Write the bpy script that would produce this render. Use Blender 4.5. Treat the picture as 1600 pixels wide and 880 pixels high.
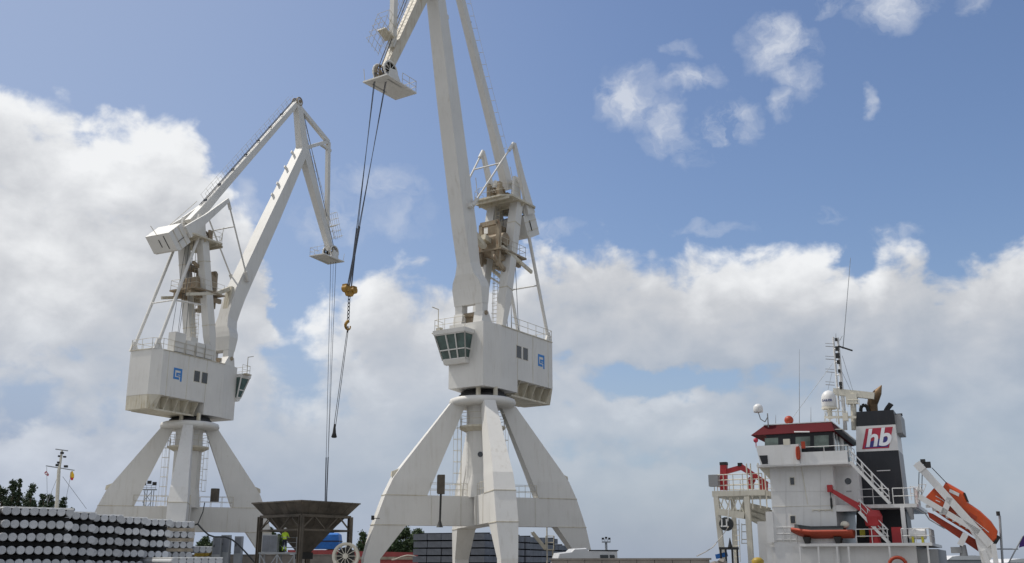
import bpy, bmesh, math, random
from mathutils import Vector, Matrix
R = math.radians
random.seed(7)
for o in list(bpy.data.objects): bpy.data.objects.remove(o)
scene = bpy.context.scene
COL = scene.collection

# ------------------------------------------------------------------ camera
PITCH = math.atan(440/1600.)
cd = bpy.data.cameras.new('camera'); cam = bpy.data.objects.new('camera', cd); COL.objects.link(cam)
cam.location = (0, 0, 1.6); cam.rotation_euler = (math.pi/2+PITCH, 0, 0)
cd.sensor_width = 36; cd.lens = 36; cd.clip_end = 6000; cd.clip_start = .2
scene.camera = cam
scene.render.resolution_x = 1024; scene.render.resolution_y = 563

# ------------------------------------------------------------------ light
SUN_TO = Vector((-0.93*math.cos(R(58)), 0.30*math.cos(R(58)), math.sin(R(58)))).normalized()
ld = bpy.data.lights.new('sun', 'SUN'); sun = bpy.data.objects.new('sun', ld); COL.objects.link(sun)
ld.energy = 3.3; ld.angle = R(0.53); ld.color = (1, .95, .87)
sun.rotation_euler = SUN_TO.to_track_quat('Z', 'Y').to_euler(); sun.location = (-60, 30, 120)
scene.view_settings.view_transform = 'Standard'
try: scene.view_settings.look = 'None'
except Exception: pass
scene.view_settings.exposure = 0.0; scene.view_settings.gamma = 1

# ------------------------------------------------------------------ sky with clouds (all by direction)
def pix_azel(x, y):
    u = (x-800)/1600.; v = (440-y)/1600.
    d = Vector((u, math.cos(PITCH)-v*math.sin(PITCH), math.sin(PITCH)+v*math.cos(PITCH))).normalized()
    return math.degrees(math.atan2(d.x, d.y)), math.degrees(math.asin(d.z))

def nn(nt, t, **kw):
    n = nt.nodes.new(t)
    for k, v in kw.items(): setattr(n, k, v)
    return n
def sock(nt, node, i, v):
    if isinstance(v, bpy.types.NodeSocket): nt.links.new(v, node.inputs[i])
    elif v is not None: node.inputs[i].default_value = v
def mth(nt, op, a, b=None, c=None, clamp=False):
    n = nn(nt, 'ShaderNodeMath', operation=op, use_clamp=clamp)
    sock(nt, n, 0, a); sock(nt, n, 1, b); sock(nt, n, 2, c)
    return n.outputs[0]
def mrange(nt, v, a, b, c=0., d=1., smooth=False):
    n = nn(nt, 'ShaderNodeMapRange', interpolation_type='SMOOTHSTEP' if smooth else 'LINEAR')
    for i, q in enumerate((v, a, b, c, d)): sock(nt, n, i, q)
    return n.outputs[0]
def cmix(nt, f, a, b, blend='MIX'):
    n = nn(nt, 'ShaderNodeMix', data_type='RGBA', blend_type=blend)
    sock(nt, n, 0, f)
    for i, q in ((6, a), (7, b)):
        sock(nt, n, i, q if isinstance(q, bpy.types.NodeSocket) else (*q, 1))
    return n.outputs[2]
def comb(nt, x, y, z):
    n = nn(nt, 'ShaderNodeCombineXYZ')
    for i, q in enumerate((x, y, z)): sock(nt, n, i, q)
    return n.outputs[0]
def noise(nt, vec, scale, detail=4, rough=.5, dist=0., dim='3D'):
    n = nn(nt, 'ShaderNodeTexNoise', noise_dimensions=dim)
    nt.links.new(vec, n.inputs['Vector'])
    n.inputs['Scale'].default_value = scale; n.inputs['Detail'].default_value = detail
    n.inputs['Roughness'].default_value = rough; n.inputs['Distortion'].default_value = dist
    return n.outputs[0]

# cloud bank top: pixel measurements turned into directions
TOPS = [(-500, 100), (-200, 120), (-60, 105), (0, 125), (90, 152), (150, 190), (200, 170), (270, 185), (320, 225), (350, 290), (390, 330), (420, 400), (450, 470),
        (490, 455), (540, 440), (600, 400), (660, 392), (720, 420), (800, 395), (840, 352), (885, 385), (930, 362), (975, 385), (1010, 402), (1060, 400),
        (1110, 395), (1160, 388), (1250, 378), (1310, 384), (1330, 420), (1370, 378), (1430, 388), (1480, 420), (1530, 392), (1575, 365), (1650, 340), (1800, 330), (2200, 360)]
HOLES = [
    (1130, 600, 150, 22, .6), (960, 640, 130, 20, .5), (820, 620, 60, 60, .5), (40, 620, 120, 60, .5), (480, 600, 80, 70, .45), (1000, 720, 160, 20, .5),  # x, y, half-width px, half-height px, strength
    (1000, 595, 110, 26, 1.15), (900, 560, 40, 22, .5), (60, 650, 150, 42, .55), (460, 520, 50, 90, .75), (1150, 670, 60, 30, .35),
    (880, 690, 90, 18, .7), (410, 640, 70, 60, .35), (95, 560, 60, 40, .3), (650, 470, 60, 50, .3)]
WISPS = [
    (985, 155, 46, 40, 1.1), (1078, 125, 42, 20, 1.), (1035, 195, 30, 44, .9), (1140, 198, 42, 32, 1.1), (1222, 70, 46, 44, 1.1),
    (1244, 118, 24, 40, 1.), (1226, 162, 20, 22, .9), (1395, 6, 54, 30, 1.1), (1300, 0, 30, 18, .9), (1360, 157, 13, 18, .7),
    (1520, 5, 22, 18, .7), (1295, 335, 20, 14, .55), (1075, 235, 40, 28, .6), (590, 285, 70, 26, .72), (520, 345, 60, 40, .7), (870, 352, 40, 12, .75),
    (1400, 368, 34, 14, .7), (620, 340, 60, 40, .45), (380, 330, 22, 40, .5), (1100, 355, 60, 10, .5), (1060, 75, 30, 12, .55)]
world = bpy.data.worlds.new('World'); scene.world = world; world.use_nodes = True
wt = world.node_tree
for n in list(wt.nodes): wt.nodes.remove(n)

g = bpy.data.node_groups.new('cloud_density', 'ShaderNodeTree')
g.interface.new_socket('az', in_out='INPUT', socket_type='NodeSocketFloat')
g.interface.new_socket('el', in_out='INPUT', socket_type='NodeSocketFloat')
g.interface.new_socket('D', in_out='OUTPUT', socket_type='NodeSocketFloat')
g.interface.new_socket('N', in_out='OUTPUT', socket_type='NodeSocketFloat')
gi = nn(g, 'NodeGroupInput'); go = nn(g, 'NodeGroupOutput')
az, el = gi.outputs[0], gi.outputs[1]
p0 = comb(g, mth(g, 'MULTIPLY', az, .1), mth(g, 'MULTIPLY', el, .13), 3.7)
wn = nn(g, 'ShaderNodeTexNoise'); g.links.new(p0, wn.inputs['Vector']); wn.inputs['Scale'].default_value = 5.; wn.inputs['Detail'].default_value = 5
sepw = nn(g, 'ShaderNodeSeparateColor'); g.links.new(wn.outputs[1], sepw.inputs[0])
azw = mth(g, 'MULTIPLY_ADD', mth(g, 'SUBTRACT', sepw.outputs[0], .5), 3.2, az)
elw = mth(g, 'MULTIPLY_ADD', mth(g, 'SUBTRACT', sepw.outputs[1], .5), 2.6, el)
# profile curve
fc = nn(g, 'ShaderNodeFloatCurve'); cv = fc.mapping.curves[0]
AZ0, AZ1, EL1 = -45., 55., 40.
pts = [((pix_azel(x, y)[0]-AZ0)/(AZ1-AZ0), pix_azel(x, y)[1]/EL1) for x, y in TOPS]
pts = [p for p in pts if 0 < p[0] < 1]
cv.points[0].location = (0, pts[0][1]); cv.points[1].location = (1, pts[-1][1])
for p in pts: cv.points.new(*p)
fc.mapping.update()
g.links.new(mrange(g, azw, AZ0, AZ1), fc.inputs['Value'])
prof = mth(g, 'ADD', mth(g, 'MULTIPLY', fc.outputs[0], EL1), mrange(g, mth(g, 'ABSOLUTE', az), 50., 90., 0., 45., True))  # bank raised out of view: unseen cloud added to fill the shaded faces
base = mth(g, 'DIVIDE', mth(g, 'SUBTRACT', prof, elw), 2.4)
base = mth(g, 'MINIMUM', mth(g, 'MAXIMUM', base, -1.05), .95)
def blob(x, y, hw, hh, s, azs, els):
    a, e = pix_azel(x, y); ka = hw/1600*57.3*math.cos(R(e))**-1; ke = hh/1600*57.3
    v = comb(g, mth(g, 'DIVIDE', mth(g, 'SUBTRACT', azs, a), ka), mth(g, 'DIVIDE', mth(g, 'SUBTRACT', els, e), ke), 0.)
    ln = nn(g, 'ShaderNodeVectorMath', operation='LENGTH'); g.links.new(v, ln.inputs[0])
    return mrange(g, ln.outputs['Value'], 1.7, .15, 0., s, True)
tot = base
for h in HOLES: tot = mth(g, 'SUBTRACT', tot, blob(*h, azw, elw))
wsum = None
for w in WISPS:
    b = blob(*w, azw, elw); wsum = b if wsum is None else mth(g, 'MAXIMUM', wsum, b)

nz = noise(g, p0, 3.6, 9, .54, .25)
nz2 = noise(g, p0, 1.3, 3, .5)
amp = mth(g, 'ADD', mth(g, 'MULTIPLY', mth(g, 'SUBTRACT', nz, .5), 2.6), mth(g, 'MULTIPLY', mth(g, 'SUBTRACT', nz2, .5), .7))
D = mth(g, 'ADD', tot, amp)
pw = comb(g, mth(g, 'MULTIPLY', azw, .1), mth(g, 'MULTIPLY', elw, .1), 9.1)
nz3 = noise(g, pw, 4.2, 10, .6, .25)
Wd = mth(g, 'MULTIPLY', wsum, mrange(g, nz3, .33, .72, .0, 1.35))
g.interface.new_socket('W', in_out='OUTPUT', socket_type='NodeSocketFloat')
g.links.new(D, go.inputs[0]); g.links.new(nz2, go.inputs[1]); g.links.new(Wd, go.inputs[2])

tc = nn(wt, 'ShaderNodeTexCoord'); sp = nn(wt, 'ShaderNodeSeparateXYZ'); wt.links.new(tc.outputs['Generated'], sp.inputs[0])
azd = mth(wt, 'MULTIPLY', mth(wt, 'ARCTAN2', sp.outputs[0], sp.outputs[1]), 57.2958)
eld = mth(wt, 'MULTIPLY', mth(wt, 'ARCSINE', sp.outputs[2]), 57.2958)
def dens(da, de):
    n = nn(wt, 'ShaderNodeGroup'); n.node_tree = g
    wt.links.new(mth(wt, 'ADD', azd, da), n.inputs[0]); wt.links.new(mth(wt, 'ADD', eld, de), n.inputs[1])
    return n.outputs
D0, N0, W0 = dens(0., 0.)[:3]; D1 = dens(-.45, 1.0)[0]; D2 = dens(-1.2, 2.8)[0]
mask = mrange(wt, D0, -.12, .62, 0., 1., True)
lit = mth(wt, 'ADD', mth(wt, 'MULTIPLY', mth(wt, 'SUBTRACT', D0, D1), .20), mth(wt, 'MULTIPLY', mth(wt, 'SUBTRACT', D0, D2), .15))
# thicker cloud is greyer, thin and sunward cloud whiter; cloud bases (low elevation) greyer
lit = mth(wt, 'ADD', lit, mrange(wt, D0, 0., 1.9, .74, .37))
lit = mth(wt, 'ADD', lit, mrange(wt, N0, .35, .65, -.14, .14))
lit = mth(wt, 'ADD', lit, mth(wt, 'ADD', mrange(wt, eld, 2., 17., -.16, .05), mrange(wt, azd, -25., 5., .12, -.12)), clamp=True)
cr = nn(wt, 'ShaderNodeValToRGB'); wt.links.new(lit, cr.inputs[0])
els_ = cr.color_ramp.elements
els_[0].position = 0.; els_[0].color = (.34, .39, .465, 1)
els_[1].position = 1.; els_[1].color = (.90, .91, .92, 1)
e = els_.new(.35); e.color = (.47, .505, .56, 1)
e = els_.new(.62); e.color = (.60, .615, .645, 1)
sky = nn(wt, 'ShaderNodeTexSky', sky_type='NISHITA'); sky.sun_disc = False
sky.sun_elevation = math.asin(SUN_TO.z); sky.sun_rotation = math.atan2(SUN_TO.x, SUN_TO.y)
sky.air_density = 1.0; sky.dust_density = 1.6; sky.ozone_density = 1.0
hs = nn(wt, 'ShaderNodeHueSaturation'); wt.links.new(sky.outputs[0], hs.inputs['Color'])
hs.inputs['Hue'].default_value = .506; hs.inputs['Saturation'].default_value = 1.12; hs.inputs['Value'].default_value = 1.0
bg1 = nn(wt, 'ShaderNodeBackground'); wt.links.new(hs.outputs[0], bg1.inputs[0]); bg1.inputs[1].default_value = .126
# pale moisture haze: strongest near the horizon and towards the sun's side
hz = mth(wt, 'ADD', mrange(wt, eld, 16., 0., 0., .75, True), mth(wt, 'MULTIPLY', mrange(wt, azd, 12., -32., 0., .50, True), 1.), clamp=True)
bgh = nn(wt, 'ShaderNodeBackground'); bgh.inputs[0].default_value = (.355, .43, .57, 1); bgh.inputs[1].default_value = 1.
mx0 = nn(wt, 'ShaderNodeMixShader'); wt.links.new(hz, mx0.inputs[0]); wt.links.new(bg1.outputs[0], mx0.inputs[1]); wt.links.new(bgh.outputs[0], mx0.inputs[2])
bg2 = nn(wt, 'ShaderNodeBackground'); wt.links.new(cr.outputs[0], bg2.inputs[0]); wt.links.new(mrange(wt, mth(wt, 'ABSOLUTE', azd), 50., 95., 1., 1.08, True), bg2.inputs[1])  # unseen clouds to the sides and behind brightened as added fill light
mfade = mth(wt, 'MULTIPLY', mask, mrange(wt, eld, 0., 15., .25, .97, True))
mx = nn(wt, 'ShaderNodeMixShader'); wt.links.new(mfade, mx.inputs[0])
bg3 = nn(wt, 'ShaderNodeBackground'); bg3.inputs[0].default_value = (.66, .70, .78, 1)
mxw = nn(wt, 'ShaderNodeMixShader'); wt.links.new(mrange(wt, W0, .08, 1.05, 0., .85), mxw.inputs[0]); wt.links.new(mx0.outputs[0], mxw.inputs[1]); wt.links.new(bg3.outputs[0], mxw.inputs[2])
wt.links.new(mxw.outputs[0], mx.inputs[1]); wt.links.new(bg2.outputs[0], mx.inputs[2])
wo = nn(wt, 'ShaderNodeOutputWorld'); wt.links.new(mx.outputs[0], wo.inputs[0])

# ------------------------------------------------------------------ materials
def mat(name, col, rough=.6, metal=0., var=.12, vscale=.6, rust=0., streak=0., rustcol=(.22, .10, .04), dirt=(.30, .25, .17), spec=.4, alpha=None, bump=0.):
    m = bpy.data.materials.new(name); m.use_nodes = True; nt = m.node_tree
    b = nt.nodes['Principled BSDF']
    tc = nn(nt, 'ShaderNodeTexCoord'); v = tc.outputs['Object']
    n1 = noise(nt, v, vscale, 5, .6)
    dark = tuple(c*(1-var*1.6) for c in col); lite = tuple(min(.95, c*(1+var*.6)) for c in col)
    c = cmix(nt, mrange(nt, n1, .3, .7), dark, lite)
    if streak or rust:
        mp = nn(nt, 'ShaderNodeMapping'); mp.inputs['Scale'].default_value = (2.6, 2.6, .28); nt.links.new(v, mp.inputs[0])
        s1 = noise(nt, mp.outputs[0], 1.5, 6, .62)
        big = noise(nt, v, .45, 4, .6)
        st = mth(nt, 'MULTIPLY', mrange(nt, s1, .50, .78), mrange(nt, big, .38, .68))
        c = cmix(nt, mth(nt, 'MULTIPLY', st, streak*1.6, clamp=True), c, dirt)
    if rust:
        s2 = noise(nt, mp.outputs[0], 3.3, 8, .7)
        f = mth(nt, 'MULTIPLY', mrange(nt, s2, .66-.14*rust, .74-.1*rust), mrange(nt, big, .52-.25*rust, .66-.2*rust))
        c = cmix(nt, mth(nt, 'MULTIPLY', f, min(1, .45+.6*rust), clamp=True), c, rustcol)
    nt.links.new(c, b.inputs['Base Color'])
    b.inputs['Roughness'].default_value = rough; b.inputs['Metallic'].default_value = metal
    b.inputs['Specular IOR Level'].default_value = spec
    if bump:
        bp = nn(nt, 'ShaderNodeBump'); bp.inputs['Strength'].default_value = bump; bp.inputs['Distance'].default_value = .05
        nt.links.new(noise(nt, v, vscale*6, 6, .6), bp.inputs['Height']); nt.links.new(bp.outputs[0], b.inputs['Normal'])
    return m
M = {}
M['crane'] = mat('cream_crane_paint', (.66, .65, .62), .55, var=.04, vscale=.35, rust=.14, streak=.26)
M['crane_dirty'] = mat('stained_cream_paint', (.60, .56, .46), .6, var=.14, vscale=.7, rust=.38, streak=.9, dirt=(.33, .25, .12))
M['crane_jib'] = mat('rust_streaked_jib_paint', (.60, .56, .47), .6, var=.1, vscale=.6, rust=.75, streak=1., rustcol=(.24, .11, .04), dirt=(.34, .24, .12))
M['crane_rust'] = mat('rusty_machinery_paint', (.34, .28, .20), .7, var=.3, vscale=1.2, rust=.9, streak=.9)
M['crane_clean'] = mat('pale_cabinet_paint', (.62, .61, .58), .5, var=.05, streak=.35)
M['rope'] = mat('steel_wire_rope', (.07, .08, .10), .6, .3)
M['dark'] = mat('dark_greased_steel', (.035, .035, .035), .6, .2, var=.3)
M['hookyellow'] = mat('chipped_yellow_paint', (.36, .20, .03), .55, var=.35, vscale=3, rust=.5)
M['logo'] = mat('blue_logo_paint', (.045, .22, .56), .5, var=.05)
M['shipwhite'] = mat('white_ship_paint', (.68, .68, .675), .42, var=.06, rust=.12, streak=.30, rustcol=(.35, .2, .1), dirt=(.45, .40, .32))
M['shipgrey2'] = mat('dull_white_ship_paint', (.56, .56, .55), .5, var=.06, streak=.3)
M['shipcream'] = mat('cream_ship_paint', (.66, .63, .54), .5, var=.1, rust=.22, streak=.5)
M['shipgrey'] = mat('grey_ship_paint', (.30, .31, .32), .5, var=.08, streak=.2)
M['red'] = mat('dark_red_roof_paint', (.085, .007, .010), .75, var=.1, spec=.15)
M['cranered'] = mat('red_deck_crane_paint', (.40, .03, .035), .45, var=.15, rust=.12)
M['black'] = mat('black_funnel_paint', (.014, .016, .022), .42, var=.2, streak=.05)
M['hull'] = mat('dark_blue_hull_paint', (.03, .04, .07), .5, var=.2, rust=.2)
M['orange'] = mat('orange_lifeboat_shell', (.55, .075, .012), .42, var=.10, vscale=.8, streak=.15)
M['orangedark'] = mat('dark_orange_lifeboat_keel', (.36, .045, .015), .5, var=.12)
M['inflate'] = mat('red_rubber_tube', (.38, .06, .03), .6, var=.15)
M['rubber'] = mat('dark_grey_rubber', (.045, .05, .052), .7, var=.2)
M['steelgrey'] = mat('galvanised_steel', (.34, .36, .38), .5, .35, var=.12)
M['hopper'] = mat('weathered_hopper_steel', (.115, .10, .082), .75, .15, var=.3, vscale=.9, rust=.35, streak=.6, dirt=(.16, .13, .09))
M['concrete'] = mat('concrete', (.26, .235, .21), .9, var=.18, vscale=.8, streak=.3, dirt=(.14, .13, .11), bump=.3)
M['block'] = mat('blue_grey_concrete_beam', (.20, .215, .245), .85, var=.22, vscale=.8, streak=.4, dirt=(.09, .09, .09))
M['wood'] = mat('timber', (.38, .33, .26), .85, var=.25, vscale=2)
M['pilewhite'] = mat('grey_white_end_cap', (.55, .57, .60), .55, var=.1, vscale=2.2)
nt = M['pilewhite'].node_tree; b_ = nt.nodes['Principled BSDF']; src = b_.inputs['Base Color'].links[0].from_socket
oi = nn(nt, 'ShaderNodeObjectInfo'); mv = nn(nt, 'ShaderNodeHueSaturation'); nt.links.new(src, mv.inputs['Color'])
nt.links.new(mrange(nt, oi.outputs['Random'], 0., 1., .78, 1.1), mv.inputs['Value']); nt.links.new(mv.outputs[0], b_.inputs['Base Color'])
M['pilewhite2'] = mat('white_pile_shell', (.66, .68, .70), .5, var=.06, vscale=1.2)
M['pileblack'] = mat('black_pile_body', (.012, .012, .014), .5, var=.2)  # even black, so the gaps between pile rows come out black
M['sheet'] = mat('white_sheet', (.82, .82, .80), .6, var=.04)
M['blue'] = mat('blue_tarpaulin', (.02, .16, .52), .5, var=.18, vscale=1.2)
M['redtrailer'] = mat('faded_red_chassis_paint', (.36, .07, .07), .6, var=.2, rust=.2)
M['hivis'] = mat('fluorescent_yellow_cloth', (.60, .85, .05), .8, var=.06)
M['navy'] = mat('navy_trousers', (.02, .025, .05), .85)
M['skin'] = mat('skin', (.45, .27, .19), .6, var=.04)
M['helmet'] = mat('white_helmet', (.82, .82, .80), .35, var=.02)
M['van'] = mat('light_grey_van_paint', (.55, .56, .57), .4, var=.06, streak=.3)
M['yellow'] = mat('yellow_machine_paint', (.38, .26, .03), .5, var=.2, rust=.3)
M['purple'] = mat('dark_purple_flag_cloth', (.06, .02, .16), .8)
M['flagred'] = mat('red_flag_cloth', (.6, .05, .05), .8); M['flagyellow'] = mat('yellow_flag_cloth', (.8, .5, .03), .8)
M['brass'] = mat('soot_stained_exhaust', (.20, .13, .07), .5, .5, var=.35, rust=.5)
M['whitetext'] = mat('white_lettering', (.80, .82, .86), .5, var=.01)
M['bluetext'] = mat('dark_blue_lettering', (.05, .07, .2), .5)
M['logored'] = mat('logo_red', (.42, .03, .06), .5, var=.05); M['logoblue'] = mat('logo_blue', (.05, .045, .22), .5, var=.05)
M['stripeyellow'] = mat('yellow_safety_paint', (.55, .5, .05), .6)
M['ropelight'] = mat('pale_mooring_rope', (.5, .45, .38), .9)

def glassmat(name, col, rough=.06):
    m = bpy.data.materials.new(name); m.use_nodes = True; nt = m.node_tree; b = nt.nodes['Principled BSDF']
    tc = nn(nt, 'ShaderNodeTexCoord'); n1 = noise(nt, tc.outputs['Object'], .9, 3, .5)
    nt.links.new(cmix(nt, mrange(nt, n1, .4, .6), tuple(c*.55 for c in col), col), b.inputs['Base Color'])
    b.inputs['Roughness'].default_value = rough; b.inputs['Specular IOR Level'].default_value = .9
    return m
M['glass'] = glassmat('tinted_window_glass', (.02, .025, .028), .25)
M['cabglass'] = glassmat('green_tinted_cab_glass', (.06, .12, .11), .2)
M['bridgeglass'] = glassmat('pale_bridge_glass', (.16, .22, .20), .12)
def leafmat(name, col, col2):
    m = bpy.data.materials.new(name); m.use_nodes = True; nt = m.node_tree; b = nt.nodes['Principled BSDF']
    gm = nn(nt, 'ShaderNodeNewGeometry')
    c = cmix(nt, gm.outputs['Random Per Island'], col, col2)
    nt.links.new(c, b.inputs['Base Color']); b.inputs['Roughness'].default_value = .7
    return m
M['leaf'] = leafmat('dark_evergreen_leaves', (.022, .040, .020), (.07, .10, .045))
M['leaf2'] = leafmat('bushy_green_leaves', (.03, .055, .02), (.075, .11, .04))
M['bark'] = mat('bark', (.12, .09, .06), .9, var=.3, vscale=3)

# ------------------------------------------------------------------ geometry helpers
Z = Vector((0, 0, 1))
def V(*a): return Vector(a)
class MB:
    def __init__(s): s.v = []; s.f = []; s.sm = []
    def add(s, vs, fs, smooth=False):
        n = len(s.v); s.v += [Vector(q) for q in vs]; s.f += [tuple(i+n for i in f) for f in fs]; s.sm += [smooth]*len(fs); return s
    def box(s, x0, x1, y0, y1, z0, z1):
        return s.add([(x, y, z) for z in (z0, z1) for y in (y0, y1) for x in (x0, x1)],
                     [(0, 2, 3, 1), (4, 5, 7, 6), (0, 1, 5, 4), (2, 6, 7, 3), (0, 4, 6, 2), (1, 3, 7, 5)])
    def loft(s, rings, smooth=False, caps=True):
        n = len(rings[0]); vs = [p for r in rings for p in r]; fs = []
        for k in range(len(rings)-1):
            for i in range(n):
                j = (i+1) % n; fs.append((k*n+i, k*n+j, (k+1)*n+j, (k+1)*n+i))
        s.add(vs, fs, smooth)
        if caps: s.add(rings[0], [tuple(range(n))[::-1]]); s.add(rings[-1], [tuple(range(n))])
        return s
    def prism(s, pts, vec):
        vec = Vector(vec); a = [Vector(p) for p in pts]; return s.loft([a, [p+vec for p in a]])
    def bar(s, p, q, w, h=None, up=Z, w2=None, h2=None):
        p = Vector(p); q = Vector(q); d = (q-p).normalized(); h = h or w; w2 = w2 or w; h2 = h2 or h
        up = Vector(up)
        if abs(d.dot(up)) > .98: up = Vector((1, 0, 0)) if abs(d.x) < .9 else Vector((0, 1, 0))
        a = d.cross(up).normalized(); b = a.cross(d)
        def ring(c, w, h): return [c+a*w/2+b*h/2, c-a*w/2+b*h/2, c-a*w/2-b*h/2, c+a*w/2-b*h/2]
        return s.loft([ring(p, w, h), ring(q, w2, h2)])
    def tube(s, p, q, r, r2=None, n=8, caps=True):
        p = Vector(p); q = Vector(q); d = (q-p).normalized(); r2 = r if r2 is None else r2
        up = Z if abs(d.z) < .95 else Vector((1, 0, 0))
        a = d.cross(up).normalized(); b = a.cross(d)
        def ring(c, r): return [c+a*r*math.cos(2*math.pi*i/n)+b*r*math.sin(2*math.pi*i/n) for i in range(n)]
        return s.loft([ring(p, r), ring(q, r2)], n > 4, caps)
    def path(s, pts, r, n=6):
        for a, b in zip(pts[:-1], pts[1:]): s.tube(a, b, r, n=n)
        return s
    def lathe(s, c, prof, n=24, axis=Z, smooth=True):
        c = Vector(c); ax = Vector(axis).normalized(); up = Vector((1, 0, 0)) if abs(ax.x) < .9 else Vector((0, 1, 0))
        a = ax.cross(up).normalized(); b = ax.cross(a)
        rings = [[c+ax*z+(a*math.cos(2*math.pi*i/n)+b*math.sin(2*math.pi*i/n))*r for i in range(n)] for r, z in prof]
        return s.loft(rings, smooth)
    def ball(s, c, r, n=12, sz=1.):
        prof = [(max(.001, r*math.sin(math.pi*k/8)), -r*sz*math.cos(math.pi*k/8)) for k in range(9)]
        return s.lathe(c, prof, n)
    def rail(s, pts, h=1.05, r=.022, sp=1.3, mids=1, closed=False, up=Z):
        pts = [Vector(p) for p in pts]; up = Vector(up)
        if closed: pts = pts+[pts[0]]
        for a, b in zip(pts[:-1], pts[1:]):
            L = (b-a).length; k = max(1, round(L/sp))
            for i in range(k+1): q = a.lerp(b, i/k); s.tube(q, q+up*h, r, n=5)
            for m in range(mids+1): hh = up*h*(m+1)/(mids+1); s.tube(a+hh, b+hh, r, n=5)
        return s
    def ladder(s, p, q, side, w=.4, cage=None, r=.02, step=.35):
        p = Vector(p); q = Vector(q); side = Vector(side).normalized()*w/2
        s.tube(p+side, q+side, r, n=5).tube(p-side, q-side, r, n=5)
        L = (q-p).length; k = int(L/step)
        for i in range(1, k): c = p.lerp(q, i/k); s.tube(c+side, c-side, r*.8, n=4)
        if cage is not None:
            cg = Vector(cage); kk = max(2, int(L/.9)); prev = None
            for i in range(kk+1):
                c = p.lerp(q, i/kk)
                arc = [c+side*math.cos(t)*1.5+cg*math.sin(t) for t in [math.pi*j/6 for j in range(7)]]
                s.path(arc, r*.8, 4)
                if prev:
                    for j in (1, 3, 5): s.tube(prev[j], arc[j], r*.8, n=4)
                prev = arc
        return s
    def build(s, name, m, parent=None, loc=None):
        me = bpy.data.meshes.new(name); me.from_pydata([tuple(v) for v in s.v], [], s.f)
        bm = bmesh.new(); bm.from_mesh(me); bmesh.ops.recalc_face_normals(bm, faces=bm.faces); bm.to_mesh(me); bm.free()
        for i, p in enumerate(me.polygons): p.use_smooth = s.sm[i]
        me.materials.append(M[m] if isinstance(m, str) else m)
        o = bpy.data.objects.new(name, me); COL.objects.link(o)
        if parent is not None: o.parent = parent
        if loc is not None: o.location = loc
        return o
def tag(o, label=None, cat=None, group=None, kind=None):
    if label: o['label'] = label
    if cat: o['category'] = cat
    if group: o['group'] = group
    if kind: o['kind'] = kind
    return o
def empty(name, loc, rz, label, cat, group=None):
    o = bpy.data.objects.new(name, None); COL.objects.link(o); o.location = loc; o.rotation_euler = (0, 0, rz)
    return tag(o, label, cat, group)
CAMP = Vector((0, 0, 1.6))
def ray(x, y):
    u = (x-800)/1600.; v = (440-y)/1600.
    return Vector((u, math.cos(PITCH)-v*math.sin(PITCH), math.sin(PITCH)+v*math.cos(PITCH)))
def at(x, y, Y):
    r = ray(x, y); return CAMP+r*(Y/r.y)
class Frame:      # a local frame: measured photo points -> local coordinates on the plane local y = l
    def __init__(s, org, phi):
        s.o = Vector(org); s.ex = Vector((math.cos(phi), math.sin(phi), 0)); s.ey = Vector((-math.sin(phi), math.cos(phi), 0))
    def __call__(s, x, y, l=0.):
        r = ray(x, y); t = ((s.o-CAMP).dot(s.ey)+l)/r.dot(s.ey); p = CAMP+r*t-s.o
        return Vector((p.dot(s.ex), l, p.z))
def text_mesh(name, body, size, m, parent, M4, extrude=.01, offset=0., shear=0.):
    cu = bpy.data.curves.new(name, 'FONT'); cu.body = body; cu.size = size; cu.extrude = extrude; cu.offset = offset; cu.shear = shear
    cu.align_x = 'CENTER'; cu.align_y = 'CENTER'
    t = bpy.data.objects.new('tmp', cu); COL.objects.link(t)
    dg = bpy.context.evaluated_depsgraph_get(); me = bpy.data.meshes.new_from_object(t.evaluated_get(dg)); me.name = name
    bpy.data.objects.remove(t); me.transform(M4); me.materials.clear(); me.materials.append(M[m])
    o = bpy.data.objects.new(name, me); COL.objects.link(o); o.parent = parent; return o

# ================================================================== SETTING
B0 = at(1303, 700, 83.); B0.z = 0
SPHI = R(-25); SE1 = V(math.cos(SPHI), math.sin(SPHI), 0); SE2 = V(-math.sin(SPHI), math.cos(SPHI), 0)
def quay_pt(s, t): return B0+SE1*s+SE2*t
# one ground sheet to the horizon, water lies over the low parts
def sheet(name, pts, z, m, thick=None):
    mb = MB()
    if thick: mb.prism([(p[0], p[1], z) for p in pts], (0, 0, -thick))
    else: mb.add([(p[0], p[1], z) for p in pts], [tuple(range(len(pts)))])
    return tag(mb.build(name, m), kind='structure')
def groundmat(name, col, dark, sc=.15, rough=.9):
    m = bpy.data.materials.new(name); m.use_nodes = True; nt = m.node_tree; b = nt.nodes['Principled BSDF']
    tc = nn(nt, 'ShaderNodeTexCoord'); v = tc.outputs['Object']
    c = cmix(nt, mrange(nt, noise(nt, v, sc, 8, .62), .35, .68), col, dark)
    c = cmix(nt, mrange(nt, noise(nt, v, sc*14, 5, .6), .3, .75, 0., .5), c, dark)
    nt.links.new(c, b.inputs['Base Color']); b.inputs['Roughness'].default_value = rough
    bp = nn(nt, 'ShaderNodeBump'); bp.inputs['Strength'].default_value = .3; nt.links.new(noise(nt, v, sc*30, 6, .6), bp.inputs['Height']); nt.links.new(bp.outputs[0], b.inputs['Normal'])
    return m
M['seabed'] = groundmat('harbour_bed', (.06, .06, .05), (.03, .03, .03))
M['quay'] = groundmat('quay_concrete', (.30, .29, .265), (.20, .19, .175))
M['land'] = groundmat('scrub_land', (.07, .085, .04), (.04, .05, .03))
m = bpy.data.materials.new('harbour_water'); m.use_nodes = True; nt = m.node_tree; b = nt.nodes['Principled BSDF']
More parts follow.
